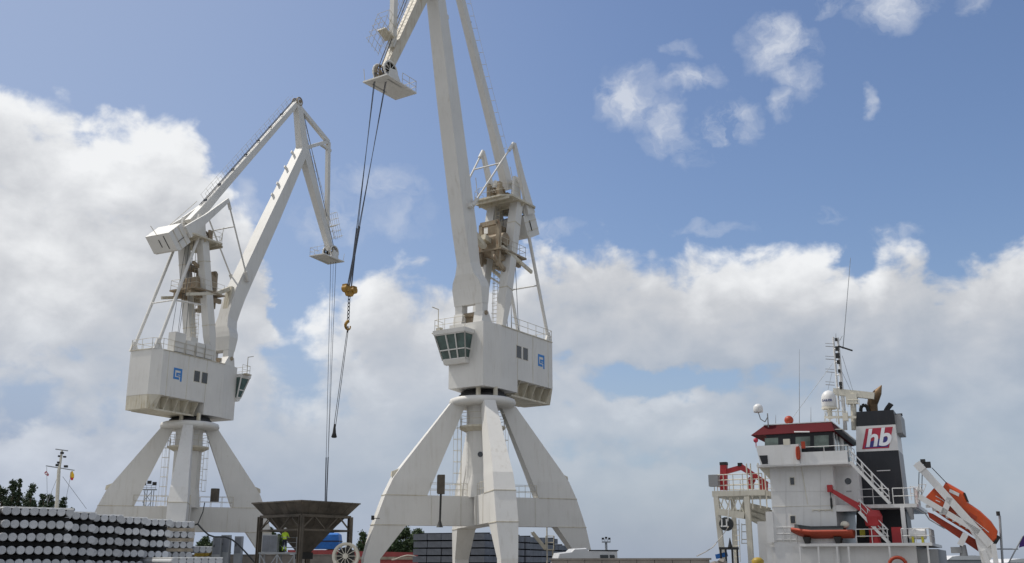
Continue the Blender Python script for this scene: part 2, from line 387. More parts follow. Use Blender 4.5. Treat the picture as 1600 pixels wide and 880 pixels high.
b.inputs['Base Color'].default_value = (.012, .03, .035, 1); b.inputs['Roughness'].default_value = .12
tc = nn(nt, 'ShaderNodeTexCoord'); bp = nn(nt, 'ShaderNodeBump'); bp.inputs['Strength'].default_value = .5; bp.inputs['Distance'].default_value = .2
nt.links.new(noise(nt, tc.outputs['Object'], 1.1, 6, .6), bp.inputs['Height']); nt.links.new(bp.outputs[0], b.inputs['Normal']); M['water'] = m
sheet('ground', [(-2500, -400), (2500, -400), (2500, 4500), (-2500, 4500)], -5., 'seabed')
sheet('water', [(-2500, -400), (2500, -400), (2500, 4500), (-2500, 4500)], -2.2, 'water')
q1 = quay_pt(90, -.6); q2 = quay_pt(-15.5, -.6); 
sheet('quay', [(-260, -60), (q1.x, -60), (q1.x, q1.y), (q2.x, q2.y), (q2.x-6, 135), (-260, 165)], 0., 'quay', 4.9)
sheet('far_shore', [(-420, 172), (60, 172), (420, 260), (900, 900), (-900, 900)], 0.3, 'land', 5.)
cp = MB(); cp.bar((q1.x, q1.y-.3, .08), (q2.x, q2.y-.3, .08), .55, .28); tag(cp.build('quay_kerb', 'concrete'), kind='structure')
for off in (-.75, .75):   # crane rails let into the quay
    pass
rl = MB()
for t in (-15.4, -2.6): a = quay_pt(-85, t); c = quay_pt(60, t); rl.bar(a+Z*.03, c+Z*.03, .1, .08)
tag(rl.build('crane_rails', 'dark'), kind='structure')

# concrete wall along the right of the yard
wl = MB(); a = at(862, 873, 63); c = at(1108, 872.5, 60); L = (V(c.x, c.y, 0)-V(a.x, a.y, 0)).length; n = 9
wroot = empty('quay_wall', (a.x, a.y, 0), math.atan2(c.y-a.y, c.x-a.x), 'long low grey concrete wall between the right crane and the ship', 'wall')
for i in range(n):
    pm = MB(); pm.box(L*i/n+.015, L*(i+1)/n-.015, -.15, .15, 0, a.z-.08); tag(pm.build('wall_panel', 'concrete', wroot))
cpm = MB(); cpm.box(-.1, L+.1, -.2, .2, a.z-.08, a.z+.02); cpm.build('coping', 'concrete', wroot)

# ================================================================== HARBOUR CRANES
def crane(A, azim, sh, pang, rsc, T, H, Kk, N, tipL, label, side_units, E_):
    phi = math.pi/2-azim
    root = empty('harbour_crane', (A[0], A[1], 0), phi, label, 'crane', 'slewing cranes standing on the quay')
    F = Frame((A[0], A[1], 0), phi)
    q = lambda r, l, z: V(r+sh, l, z)
    C = 'crane'
    # ---- portal: four radial box legs whose lower webs meet under the column
    prof0 = [(0., 9.2, 10.6, 1.15), (1.9, 9.3, 10.7, 1.25), (4.5, 7.1, 9.95, 1.64), (6.82, 5.3, 9.05, 1.66), (8.2, 4.65, 8.35, 1.55), (8.95, 4.3, 7.75, 1.42), (14.42, 1.7, 3.15, .92)]
    rsc2 = rsc
    for k, ang in enumerate((pang[0], pang[1], pang[0]+180, pang[1]+180)):
        rsc = rsc2[k % 2]; prof = [(z, ri, ro, t*(.74 if k % 2 == 0 else 1.)) for z, ri, ro, t in prof0]
        a = R(ang)-phi; d = V(math.cos(a), math.sin(a), 0); s = V(-math.sin(a), math.cos(a), 0)
        rs = [[d*ri*rsc+s*t/2+Z*z, d*ro*rsc+s*t/2+Z*z, d*ro*rsc-s*t/2+Z*z, d*ri*rsc-s*t/2+Z*z] for z, ri, ro, t in prof]
        leg = MB().loft(rs).build('portal_leg', C, root)
        for z, ri, ro, t in (prof[2], prof[3]):      # weld flanges a little proud
            sm = MB()
            c1 = d*(ri-.01)*rsc; c2 = d*(ro+.05)*rsc; w = s*(t/2+.035)
            sm.prism([c1+w+Z*(z-.03), c2+w+Z*(z-.03), c2-w+Z*(z-.03), c1-w+Z*(z-.03)], Z*.06)
            sm.build('flange', 'crane_dirty', leg)
        if k % 2 == 0:
            lug = MB(); c = d*7.9*rsc+Z*8.3; lug.prism([c+s*.18, c+s*.18+d*.5, c+s*.18+d*.45+Z*.4, c+s*.18-d*.4+Z*.75], -s*.36); lug.build('lug', 'crane_dirty', leg)
        bg = MB()      # bogie wheels at the foot
        bg.box(-1.2, 1.2, -.35, .35, .25, .7)
        for wx in (-.8, .8): bg.lathe((wx, -.25, .3), [(.001, 0), (.28, 0), (.28, .5), (.001, .5)], 14, (0, 1, 0))
        bo = bg.build('bogie', 'crane_rust', root, d*9.6*rsc); bo.rotation_euler = (0, 0, SPHI-phi)
        e = .001*k
        bm_ = MB(); r0 = 0. if k % 2 == 0 else .95
        z0, z1 = (4.5, 6.84) if k % 2 == 0 else (4.53, 6.81)
        hw = prof[3][3]/2+.006
        pl = [d*r0+Z*z0, d*7.3*rsc+Z*z0, d*7.3*rsc+Z*z1, d*r0+Z*z1]
        bm_.prism([p+s*hw for p in pl], -s*hw*2)
        bb = bm_.build('portal_beam', C, root)
        pj = MB()      # plate joints
        for f_ in (2.2, 4.9):
            for s_ in (-1, 1): pj.bar(d*f_*rsc+s*s_*(hw+.003)+Z*z0, d*f_*rsc+s*s_*(hw+.003)+Z*z1, .05, .012, d)
        pj.build('seam', 'crane_dirty', bb)
        # hand rail along the beam top
        rm = MB(); e1 = 1.7 if k % 2 else 1.5
        for sd in (-1, 1): MB().rail([d*e1+s*sd*.7+Z*z1, d*4.6+s*sd*.7+Z*z1], 1.0, .02, 1.0).build('handrail', 'crane_dirty', bb)
    col = MB().lathe((0, 0, 0), [(1.55, 6.75), (1.50, 7.7), (1.36, 8.6), (1.33, 9.6), (1.33, 14.35)], 12, smooth=False).build('column', C, root)
    MB().box(-1.45, -1.0, -.5, .5, 7.2, 8.6).build('hatch', 'crane_dirty', col)
    a = R(-95)-phi; d = V(math.cos(a), math.sin(a), 0)
    hb = MB(); 
    for zc in (10.2,): hb.tube(d*1.25+Z*zc, d*1.36+Z*zc, .22, n=14); 
    hb.build('porthole', 'glass', col)
    gal = MB(); n = 10; rr = 2.0
    ring = [V(rr*math.cos(2*math.pi*i/n), rr*math.sin(2*math.pi*i/n), 0) for i in range(n)]
    gal.loft([[p*.70+Z*12.15 for p in ring], [p+Z*12.45 for p in ring], [p+Z*12.6 for p in ring]])
    go_ = gal.build('gallery', 'crane_dirty', col)
    MB().rail([p*.97+Z*12.6 for p in ring], 1.05, .022, 1.0, closed=True).build('handrail', 'crane_dirty', go_)
    ld_ = MB(); a = R(188)-phi; d = V(math.cos(a), math.sin(a), 0); s = V(-math.sin(a), math.cos(a), 0)
    ld_.ladder(d*1.75+Z*6.9, d*1.75+Z*13.4, s, .5, d*.65); ld_.build('caged_ladder', 'crane_dirty', col)
    ld_ = MB(); a = R(-12)-phi; d = V(math.cos(a), math.sin(a), 0); s = V(-math.sin(a), math.cos(a), 0)
    ld_.ladder(d*1.62+Z*8.3, d*1.62+Z*12.5, s, .5, d*.6); ld_.build('caged_ladder', 'crane_dirty', col)
    MB().lathe((0, 0, 0), [(1.3, 14.25), (2.55, 14.28), (2.78, 14.42), (2.82, 14.62), (2.74, 14.84), (2.5, 14.93), (1.2, 14.93)], 40).build('slewing_ring', C, root)
    MB().lathe((0, 0, 0), [(1.5, 14.9), (2.02, 14.94), (2.02, 15.2), (1.85, 15.24), (1.85, 15.46), (1.5, 15.5)], 36).build('slewing_bearing', 'dark', root)
    for t in (25, 65, 200, 245): MB().tube((2.1*math.cos(R(t)), 2.1*math.sin(R(t)), 14.95), (2.1*math.cos(R(t)), 2.1*math.sin(R(t)), 15.7), .2, n=10).build('slewing_gear', 'crane_dirty', root)
    # ---- machinery house
    W = 2.1; zt = 21.05; zr = 16.75; zb = 15.62; xr = -7.1; xf = 4.2; xs = 2.0; yf = 1.75
    hs_ = MB()
    plan = [(xr, -W+.75), (xr+.75, -W), (xs, -W), (xf, -yf), (xf, yf), (xs, W), (xr+.75, W), (xr, W-.75)]
    hs_.loft([[q(x, y, z) for x, y in plan] for z in (zr, zt)])
    pf = [(-.5, -W+.004), (xs, -W+.004), (xf-.004, -yf+.004), (xf-.004, yf-.004), (xs, W-.004), (-.5, W-.004)]
    hs_.loft([[q(x, y, z) for x, y in pf] for z in (zb, zr+.01)])
    house = hs_.build('machinery_house', C, root)
    sm = MB()
    for x in (-5.6, -3.0, -.5): 
        for sd in (-1, 1): sm.bar(q(x, sd*(W+.004), zr), q(x, sd*(W+.004), zt), .05, .02, (0, 1, 0))
    sm.bar(q(xr-.03, -W+.7, zt), q(xr-.03, W-.7, zt), .06, .08)
    for sd in (-1, 1): sm.bar(q(xr+.75, sd*(W+.03), zt-.03), q(xs, sd*(W+.03), zt-.03), .06, .08)
    sm.build('seam', 'crane_dirty', house)
    un = MB()      # open tail under the house: floor plate, webs, sloping end
    un.box(xr+.95+sh, -.5+sh, -1.45, 1.45, 15.42, 15.5)
    un.box(xr+1.0+sh, -.52+sh, -1.0, 1.0, 15.5, zr)
    un.loft([[q(xr+.01, -1.3, 15.42), q(xr+.1, -1.42, 15.42), q(xr+1.0, -1.45, 15.42), q(xr+1.0, 1.45, 15.42), q(xr+.1, 1.42, 15.42), q(xr+.01, 1.3, 15.42)], [q(xr+.01, -W+.76, zr-.004), q(xr+.76, -W+.01, zr-.004), q(xr+1.0, -W+.01, zr-.004), q(xr+1.0, W-.01, zr-.004), q(xr+.76, W-.01, zr-.004), q(xr+.01, W-.76, zr-.004)]])
    for i in range(4):
        x = xr+2.0+i*1.3
        for sd in (-1, 1): un.prism([q(x, sd*.9, 15.5), q(x, sd*1.4, 15.5), q(x, sd*2.0, zr), q(x, sd*.9, zr)], (.06, 0, 0))
    for sd in (-1, 1): un.bar(q(xr+.85, sd*1.42, 15.46), q(-.5, sd*1.42, 15.46), .1, .16)
    un.build('tail_frame', 'crane_dirty', house)
    # windows and logo on both long sides
    for sd in (-1, 1):
        yy = sd*(W+.012)
        for x0 in (-1.15, -2.2):
            if sd == 1: pass
            wf = MB().box(x0+sh, x0+.85+sh, min(yy, yy-sd*.03), max(yy, yy-sd*.03)+0, 18.6, 19.75).build('window', 'crane_dirty', house)
            MB().box(x0+.05+sh, x0+.8+sh, min(yy+sd*.004, yy-sd*.02), max(yy+sd*.004, yy-sd*.02), 18.65, 19.7).build('pane', 'glass', wf)
        # square spiral emblem; mirrored so it reads the same from either side
        bars = [(0, 1.05, .82, 1.0), (0, .2, .1, 1.0), (0, .72, .1, .28), (.84, 1.05, -.02, 1.0), (.34, 1.0, .5, .64), (.34, .52, .36, .64), (.34, .84, .36, .44)]
        lg = MB()
        for k, (u0, u1, v0, v1) in enumerate(bars):
            cx = -4.35
            if sd == -1: xa, xb = cx-.5+u0*1.05, cx-.5+u1*1.05
            else: xa, xb = cx+.5-u1*1.05, cx+.5-u0*1.05
            lg.box(xa+sh, xb+sh, min(yy, yy+sd*.004*(1+k*.2)), max(yy, yy+sd*.004*(1+k*.2)), 18.35+v0*1.2, 18.35+v1*1.2)
        lg.build('emblem', 'logo', house)
    rm = MB(); off = .06
    rp = [q(.4, -W+off, zt), q(xr+.75, -W+off, zt), q(xr+off, -W+.78, zt), q(xr+off, W-.78, zt), q(xr+.75, W-off, zt), q(.4, W-off, zt)]
    rm.rail(rp, 1.05, .024, 1.25); rm.build('handrail', 'crane_dirty', house)
    if side_units:
        for x0, x1, y0, h in ((-4.9, -3.5, -1.98, 2.0), (-3.35, -2.2, -1.98, 1.45), (-1.95, -.85, -1.98, 1.5), (-.75, .1, -1.98, 1.6), (-1.8, -.9, -1.0, 2.2)):
            cab_ = MB().box(x0+sh, x1+sh, y0, y0+.9, zt+.12, zt+h).build('roof_cabinet', 'crane_clean', house)
            MB().box(x0+.1+sh, x1-.1+sh, y0+.1, y0+.8, zt, zt+.12).build('plinth', 'dark', cab_)
    # ---- operator's cab on the front right
    cy0, cy1, cx0, cx1 = -2.35, .75, xf+.01, xf+1.25
    cb = MB()
    cb.loft([[q(cx0, cy0+.4, z0_), q(x1_, cy0+.4, z0_), q(x1_, cy1-.4, z0_), q(cx0, cy1-.4, z0_)] for z0_, x1_ in ((17.6, cx0+.4), (17.95, cx0+.6))])
    cr2 = MB(); cr2.loft([[q(cx0, cy0-.1, z0_), q(x1_, cy0-.1, z0_), q(x1_, cy1+.1, z0_), q(cx0, cy1+.1, z0_)] for z0_, x1_ in ((20.05, cx1+.1), (20.4, cx1+.15))])
    cab = cb.build('operator_cab', C, root); cr2.build('cab_roof', C, cab)
    fr = MB()
    def cabpt(u, v, face):    # u 0..1 across, v 0..1 up
        z = 17.95+v*2.1; xo = cx0+.55+v*(cx1-cx0-.55); ty = .38*(1-v)
        if face == 'f': return q(xo, cy0+ty+(cy1-cy0-2*ty)*u, z)
        if face == 'r': return q(cx0+(xo-cx0)*u, cy0+ty, z)
        return q(cx0+(xo-cx0)*u, cy1-ty, z)
    gi_ = MB()
    gi_.loft([[cabpt(0, v, 'r')+V(0, .05, 0), cabpt(1, v, 'r')+V(-.05, .05, 0), cabpt(1, v, 'l')+V(-.05, -.05, 0), cabpt(0, v, 'l')+V(0, -.05, 0)] for v in (0, 1)])
    gi_.build('cab_glazing', 'cabglass', cab)
    for f, us in (('f', (0, .36, .68, 1)), ('r', (0, 1)), ('l', (0, 1))):
        for u in us: fr.bar(cabpt(u, 0, f), cabpt(u, 1, f), .1, .1)
        for v in (.02, .38, .98): fr.bar(cabpt(us[0], v, f), cabpt(1, v, f), .09, .09)
    fr.build('cab_frame', C, cab)
    rm = MB(); rm.rail([q(cx0+.1, cy0, 20.4), q(cx1, cy0, 20.4), q(cx1, cy1, 20.4)], .95, .022, .9); rm.build('handrail', 'crane_dirty', cab)
    st = MB(); st.box(cx0+sh, cx1-.3+sh, cy0-.55, cy0-.12, 20.3, 20.38); st.tube(q(cx1-.2, cy0+.2, 20.4), q(cx1-.2, cy0+.2, 22.3), .04, n=6); st.tube(q(cx1-.2, cy0+.2, 22.3), q(cx1+.3, cy0-.1, 22.45), .04, n=6)
    st.box(cx1-.3+sh, cx1+.1+sh, cy0+.2, cy0+.6, 20.4, 20.62)
    st.build('floodlight_mast', 'crane_dirty', cab)
    # ---- boom
    def sect(c, lat, dep, tang):
        t = V(tang[0], 0, tang[1]).normalized(); nrm = V(t.z, 0, -t.x)
        c = q(c[0], 0, c[1]); w = V(0, lat/2, 0); h = nrm*dep/2
        return [c+w+h, c-w+h, c-w-h, c+w-h]
    tb = (T[0]-E_[0], T[1]-E_[1]); tl = (.12, 1)
    rings = [sect((3.5, 22.75), 2.9, .9, tl), sect((3.6, 24.15), 3.0, 1.25, tl), sect((3.7, 24.7), 2.7, 1.35, tl), sect((3.85, 25.3), 1.9, 1.45, tl), sect((4.1+(E_[0]-5)*.3, 26.3), 1.4, 1.45, (.25, 1)), sect((3.95+(E_[0]-3.95)*.55, 27.8), 1.4, 1.58, (.3, 1)), sect(E_, 1.40, 1.75, (tb[0]*.8+1.5, tb[1]*.8+5)),
             sect((E_[0]+tb[0]*.5, E_[1]+tb[1]*.5), 1.35, 1.55, tb), sect((E_[0]+tb[0]*1.0, E_[1]+tb[1]*1.0), 1.15, 1.05, tb)]
    boom = MB().loft(rings).build('boom', C, root)
    for sd in (-1, 1):
        MB().prism([q(3.06, sd*1.42, 22.78), q(3.9, sd*1.42, 22.78), q(3.85, sd*1.42, 21.8), q(3.1, sd*1.42, 21.8)], (0, -sd*.72, 0)).build('hinge_fork', C, boom)
        MB().prism([q(2.4, sd*1.5, 21.0), q(4.2, sd*1.5, 20.4), q(3.9, sd*1.5, 22.0), q(3.1, sd*1.5, 22.1)], (0, -sd*.9, 0)).build('hinge_bracket', C, house)
    MB().tube(q(3.5, -1.6, 21.9), q(3.5, 1.6, 21.9), .2, n=12).box(2.5+sh, 3.4+sh, -.7, .7, 20.6, 21.9).build('hinge_pin', 'crane_rust', house)
    lu = MB()
    for f in (.62, .7, .82, .93):
        c = V(E_[0]+tb[0]*f, 0, E_[1]+tb[1]*f); nrm = V(tb[1], 0, -tb[0]).normalized(); c = q(c.x, 0, c.z)-nrm*.62
        MB().bar(c+V(0, .35, 0), c+V(0, .35, 0)-nrm*.45, .12, .35).build('boom_bracket', C, boom)
    # ---- fly jib
    Tv, Hv, Kv, Nv = (q(p[0], 0, p[1]) for p in (T, H, Kk, N))
    jd = (Nv-Tv).normalized(); jn = V(-jd.z, 0, jd.x)
    if jn.x < 0: jn = -jn
    jm = MB()
    def bx(p, q_, l1, d1, l2, d2): jm.bar(p, q_, d1, l1, (0, 1, 0), d2, l2)
    bx(Hv-jd*.2, Tv-jn*.1, .75, .8, .95, 1.25); bx(Tv-jn*.1-jd*.4, Nv-jd*.4, .95, 1.2, .7, .7)
    jib = jm.build('fly_jib', 'crane' if side_units else 'crane_jib', root)
    km = MB(); nearN = Nv-jd*2.6+jn*.35
    km.bar(Hv+jd*.8+jn*.2, Kv, .5, .45, (0, 1, 0)); km.bar(Kv, nearN, .48, .45, (0, 1, 0)); km.bar(Tv+jd*.05, Kv-jd*.1, .42, .4, (0, 1, 0)); km.bar(Tv+jd*.1+jn*3.8, Kv+jd*1.1, .3, .35, (0, 1, 0))
    km.build('jib_strut', 'crane', jib)
    bm2 = MB()
    for m_, n_ in ((Hv+jn*.45, Nv+jn*.45),):
        for k in range(9):
            f = (k+1)/10; c = Hv.lerp(Nv, f) if f > .35 else Hv.lerp(Tv+jn*.4, f/.35)
        bm2.ladder(Tv+jn*.75-jd*3.5, Nv+jn*.6-jd*1.5, (0, 1, 0), .5, jn*1.0, .018, .45)
    bm2.build('jib_ladder', 'crane_dirty', jib)
    hw = MB()      # wheel at the jib head
    hw.tube(Hv+V(0, -.5, 0), Hv+V(0, .5, 0), .2, n=10)
    for sd in (-1, 1):
        wheel(hw, Hv+V(0, sd*.33, 0), .55, .12, 8)
    hw.build('head_sheave', 'crane_rust', jib)
    ns = []
    for sd in (-1, 1):
        w_ = MB(); wheel(w_, Nv+V(0, sd*.42, 0), .74, .16, 10); w_.build('rope_sheave', 'dark' if sd == 1 else 'crane_rust', jib)
        g_ = MB()
        cc = Nv+V(0, sd*.56, 0)
        ringp = [cc+V(math.cos(t)*.78, 0, math.sin(t)*.78) for t in [2*math.pi*i/18 for i in range(18)]]
        g_.path(ringp+[ringp[0]], .09, 5)
        for i in range(0, 18, 2): g_.tube(cc, ringp[i], .03, n=4)
        g_.build('sheave_guard', 'crane', jib)
    pl = MB(); pz = Nv.z-1.05
    pl.prism([V(Nv.x-2.7, -1.1, pz), V(Nv.x+1.2, -1.25, pz), V(Nv.x+1.2, 1.25, pz), V(Nv.x-2.7, 1.1, pz)], (0, 0, .12))
    for sd in (-1, 1): pl.prism([V(Nv.x-1.2, sd*.75, pz), V(Nv.x+.6, sd*.75, pz), V(Nv.x+.35, sd*.75, pz+1.05), V(Nv.x-.4, sd*.75, pz+1.2)], (0, sd*.08, 0))
    plo = pl.build('nose_platform', 'crane', jib)
    rm = MB(); rm.rail([V(Nv.x-.9, -1.05, pz+.1), V(Nv.x-2.65, -1.05, pz+.1), V(Nv.x-2.65, 1.05, pz+.1), V(Nv.x-.9, 1.05, pz+.1)], 1.0, .022, .9); rm.tube(V(Nv.x+1.1, -1.1, pz), V(Nv.x+1.3, -1.1, pz+1.1), .025); rm.build('handrail', 'crane_dirty', plo)
    bk = MB(); c0 = Nv-jd*2.6+jn*.9      # service basket on the outer side of the jib
    for yy in (-.6, .6):
        for k in range(4): bk.tube(c0+jn*(k*.45)+V(0, yy, 0)+jd*1.3, c0+jn*(k*.45+.35)+V(0, yy, 0)-jd*1.9, .022, n=4)
    for k in range(5):
        p_ = c0-jd*(1.9-k*.75); bk.tube(p_+V(0, -.6, 0), p_+jn*1.7+V(0, -.6, 0), .02, n=4).tube(p_+V(0, .6, 0), p_+jn*1.7+V(0, .6, 0), .02, n=4).tube(p_+jn*1.7+V(0, -.6, 0), p_+jn*1.7+V(0, .6, 0), .02, n=4)
    bk.prism([c0+V(0, -.5, 0)-jd*.5, c0+V(0, .5, 0)-jd*.5, c0+jn*1.2+V(0, .4, 0)-jd*.4, c0+jn*1.2+V(0, -.4, 0)-jd*.4], jd*.12)
    bk.build('service_basket', 'crane_dirty', jib)
    # ---- tie rod from jib head to the tower top, with walkway rail
    P0 = q(-1.95, 0, 35.5); td = (Hv-P0).normalized(); tn = V(-td.z, 0, td.x)
    if tn.z < 0: tn = -tn
    tm = MB(); tm.bar(P0-td*.6, P0+td*4.5, 1.05, .75, (0, 1, 0), .8, .7); tm.bar(P0+td*4.5, Hv, .78, .66, (0, 1, 0), .55, .55)
    tie = tm.build('tie_beam', C, root)
    rm = MB(); L = (Hv-P0).length
    k = 0; s0 = 3.2
    while s0 < L-.6:
        p_ = P0+td*s0+tn*.42+V(0, -.3, 0); rm.tube(p_, p_+tn*.75, .022, n=4)
        p_ = P0+td*s0+tn*.42+V(0, .3, 0); rm.tube(p_, p_+tn*.75, .022, n=4); s0 += 1.12
    for yy in (-.3, .3): rm.tube(P0+td*3.2+tn*1.15+V(0, yy, 0), P0+td*(L-.6)+tn*1.15+V(0, yy, 0), .014, n=4)
    rm.build('walkway_rail', 'crane_dirty', tie)
    rp = MB()
    for yy in (-.12, .12): rp.tube(P0+td*2.0+tn*.56+V(0, yy, 0), Hv+tn*.5+V(0, yy, 0), .045, n=5)
    for k in range(7): c = P0+td*(3+k*3)+tn*.5; rp.box(c.x-.07, c.x+.07, -.2, .2, c.z-.07, c.z+.07)
    rp.build('hoist_rope', 'rope', tie)
    hr = MB()
    for yy in (-.15, .15): hr.tube(Hv+jn*.5+V(0, yy, 0), Nv+jn*.7+V(0, yy, 0), .04, n=5)
    hr.build('hoist_rope', 'rope', jib)
    # ---- tower: two box legs, top platform, rear stays
    tw = MB()
    for sd in (-1, 1):
        a_, b_ = q(.9, sd*1.3, zt-.02), q(-1.7, sd*1.25, 33.25)
        tw = MB(); tw.bar(a_, a_.lerp(b_, .22), .55, .62, (0, 1, 0), .9, .88); tw.bar(a_.lerp(b_, .22), b_, .9, .88, (0, 1, 0), .92, .85)
        tower = tw.build('tower_leg', C, root)
    ss = MB()
    for sd in (-1, 1):
        a_, b_ = q(.9, sd*1.3, zt), q(-1.7, sd*1.25, 33.25)
        for f in (.3, .58, .82): c = a_.lerp(b_, f); MB().bar(c, c+(b_-a_).normalized()*.07, .97, .94, (0, 1, 0)).build('flange', 'crane_dirty', tower)
    tk = MB()
    for sd in (-1, 1):
        tk.prism([q(-2.6, sd*.95, 33.4), q(-1.1, sd*.95, 33.4), q(-1.55, sd*.95, 35.9), q(-2.35, sd*.95, 35.9)], (0, sd*.25, 0))
    tk.tube(q(-1.95, -1.3, 35.5), q(-1.95, 1.3, 35.5), .22, n=12); tk.build('pivot_bracket', C, root)
    ap = MB()
    ap.prism([q(-4.3, -1.4, 33.2), q(-3.6, -2.1, 33.2), q(.3, -2.1, 33.2), q(.9, -1.2, 33.2), q(.9, 1.2, 33.2), q(.3, 2.1, 33.2), q(-3.6, 2.1, 33.2), q(-4.3, 1.4, 33.2)], (0, 0, .16))
    for x in (-2.9, -1.9, -.3, .5): ap.box(x+sh, x+.1+sh, -1.9, 1.9, 32.95, 33.2)
    apo = ap.build('top_platform', 'crane_dirty', root)
    rm = MB(); rm.rail([q(-1.1, -2.0, 33.36), q(.3, -2.0, 33.36), q(.8, -1.2, 33.36), q(.8, 1.2, 33.36), q(.3, 2.0, 33.36), q(-1.1, 2.0, 33.36)], 1.05, .02, 1.2)
    rm.tube(q(.8, -1.3, 33.36), q(1.05, -1.4, 35.4), .03); rm.build('handrail', 'crane_dirty', apo)
    mc = MB(); wheel(mc, q(-.5, -.35, 34.1), .62, .22, 8); wheel(mc, q(-.5, .35, 34.1), .62, .22, 8); mc.box(-1.9+sh, -1.2+sh, -.6, .6, 33.4, 34.3); mc.box(-.2+sh, .3+sh, -.7, -.45, 33.4, 34.9); mc.box(-.2+sh, .3+sh, .45, .7, 33.4, 34.9)
    mc.build('top_sheaves', 'crane_rust', apo)
    ry = MB()
    for sd in (-1, 1):
        ry.tube(q(-6.75, sd*1.55, zt), q(-2.5, sd*1.45, 33.2), .155, n=8)
        ry.prism([q(-7.1, sd*1.55-.1, zt), q(-6.0, sd*1.55-.1, zt), q(-6.45, sd*1.55-.1, zt+1.0), q(-6.75, sd*1.55-.1, zt+1.0)], (0, .2, 0))
    ry.tube(q(-5.0, -1.5, 26.2), q(-5.0, 1.5, 26.2), .07); ry.tube(q(-5.0, -1.5, 26.2), q(-1.0, -1.4, 26.6), .09)
    ry.build('rear_stay', C, root)
    rs_ = MB()
    for yy in (-.5, .1, .55): rs_.tube(q(-2.6-yy, yy, zt), q(-2.1, yy, 33.2), .03, n=4)
    rs_.tube(q(-3.6, -.9, zt), q(-2.3, -.7, 33.2), .03, n=4)
    rs_.build('hoist_rope', 'rope', root)
    cl = MB(); cl.ladder(q(-.35, -.25, zt), q(-.9, -.25, 33.2), (0, 1, 0), .5, V(-.6, 0, 0), .025); cl.build('caged_ladder', 'crane_dirty', tower)
    # ---- luffing drive half way up the tower
    dr = MB()
    dr.prism([q(-2.6, -1.75, 28.0), q(1.6, -1.75, 28.0), q(1.6, 1.75, 28.0), q(-2.6, 1.75, 28.0)], (0, 0, .16))
    dr.box(-1.6+sh, .9+sh, -1.0, 1.0, 28.16, 29.5); dr.tube(q(.2, -1.35, 29.3), q(.2, 1.35, 29.3), .62, n=14)
    dr.bar(q(-2.6, 1.0, 27.6), q(1.8, 1.0, 27.6), .3, .45); dr.bar(q(-2.6, -1.0, 27.6), q(1.8, -1.0, 27.6), .3, .45)
    dr.bar(q(1.3, 1.3, 26.6), q(1.3, 1.3, 30.6), .35, .3); dr.bar(q(1.3, -.55, 26.8), q(1.3, -.55, 30.6), .35, .3); dr.bar(q(1.3, -.6, 30.6), q(1.3, 1.35, 30.6), .3, .4)
    dr.bar(q(.6, -.9, 29.9), q(-2.4, -.9, 30.8), .22, .3); dr.bar(q(-.4, 1.2, 26.2), q(2.0, 1.2, 27.3), .25, .35); dr.box(-.4+sh, .5+sh, -.4, .5, 29.6, 30.9)
    dr.tube(q(-1.8, .3, 30.6), q(-.6, .3, 30.6), .35, n=10)
    drive = dr.build('luffing_drive', 'crane_rust', root)
    d2 = MB(); d2.bar(q(1.6, 0, 28.4), q(3.9, 0, 29.6), .45, .42); d2.bar(q(-1.5, 0, 28.7), q(1.8, 0, 29.3), .5, .5)
    for sd in (-1, 1): d2.bar(q(1.2, sd*1.6, 28.3), q(-3.6, sd*1.65, 27.1), .2, .3)
    d2.prism([q(3.5, -.35, 26.4), q(4.0, -.35, 26.4), q(4.4, -.35, 29.9), q(4.0, -.35, 29.9)], (0, .7, 0))
    d2.build('luffing_rack', 'crane_dirty', drive)
    rm = MB(); rm.rail([q(-2.5, -1.7, 28.16), q(1.5, -1.7, 28.16)], 1.0, .02, 1.0); rm.rail([q(-2.5, 1.7, 28.16), q(-2.5, -1.7, 28.16)], 1.0, .02, 1.0); rm.rail([q(-2.5, 1.7, 28.16), q(1.5, 1.7, 28.16)], 1.0, .02, 1.0)
    rm.build('handrail', 'crane_dirty', drive)
    # ---- counterweight lever
    tip = q(tipL[0], 0, tipL[1]); pv = q(-1.95, 0, 35.6); ld2 = (tip-pv).normalized(); ln = V(-ld2.z, 0, ld2.x)
    back = pv-ld2*3.3
    lv = MB()
    for sd in (-1, 1):
        y = sd*1.6
        lv.prism([tip+ln*.18+V(0, y, 0), tip-ln*.22+V(0, y, 0), pv-ln*.48+V(0, y, 0), back-ln*.7+V(0, y, 0), back+ln*.6+V(0, y, 0), pv+ln*.28+V(0, y, 0)], (0, sd*.28, 0))
    lever = lv.build('lever_arm', C, root)
    cw = MB(); dn = ld2
    c0, c1 = pv-ld2*3.3, pv-ld2*5.4
    cw.prism([c0+ln*1.0+V(0, -1.55, 0), c1+ln*1.0+V(0, -1.55, 0), c1-ln*.9+V(0, -1.55, 0), c1+ld2*.3-ln*1.15+V(0, -1.55, 0), c0-ln*1.15+V(0, -1.55, 0)], (0, 3.1, 0))
    cwo = cw.build('counterweight', C, root)
    sl = MB()
    for yy, hh in ((-.7, .75), (.1, .45)): p_ = c1-ld2*.015; sl.bar(p_+ln*hh+V(0, yy, 0), p_-ln*hh*.9+V(0, yy, 0), .09, .03, ld2)
    for sd in (-1, 1):
        p_ = c0.lerp(c1, .5)-ln*.3+V(0, sd*1.56, 0); sl.bar(p_-ld2*.5, p_+ld2*.5, .16, .03, ln)
    sl.build('slot', 'dark', cwo)
    sl = MB()
    for sd in (-1, 1):
        for f in (.3, .7): p_ = c0.lerp(c1, f)+V(0, sd*1.57, 0); sl.bar(p_+ln*.98, p_-ln*1.1, .06, .06, ld2)
    sl.tube(c1+ln*.9, c1+ln*2.1-ld2*.2, .03).tube(c0+ln*1.0, tip.lerp(pv, .6)+ln*1.3, .03); sl.build('seam', 'crane_dirty', cwo)
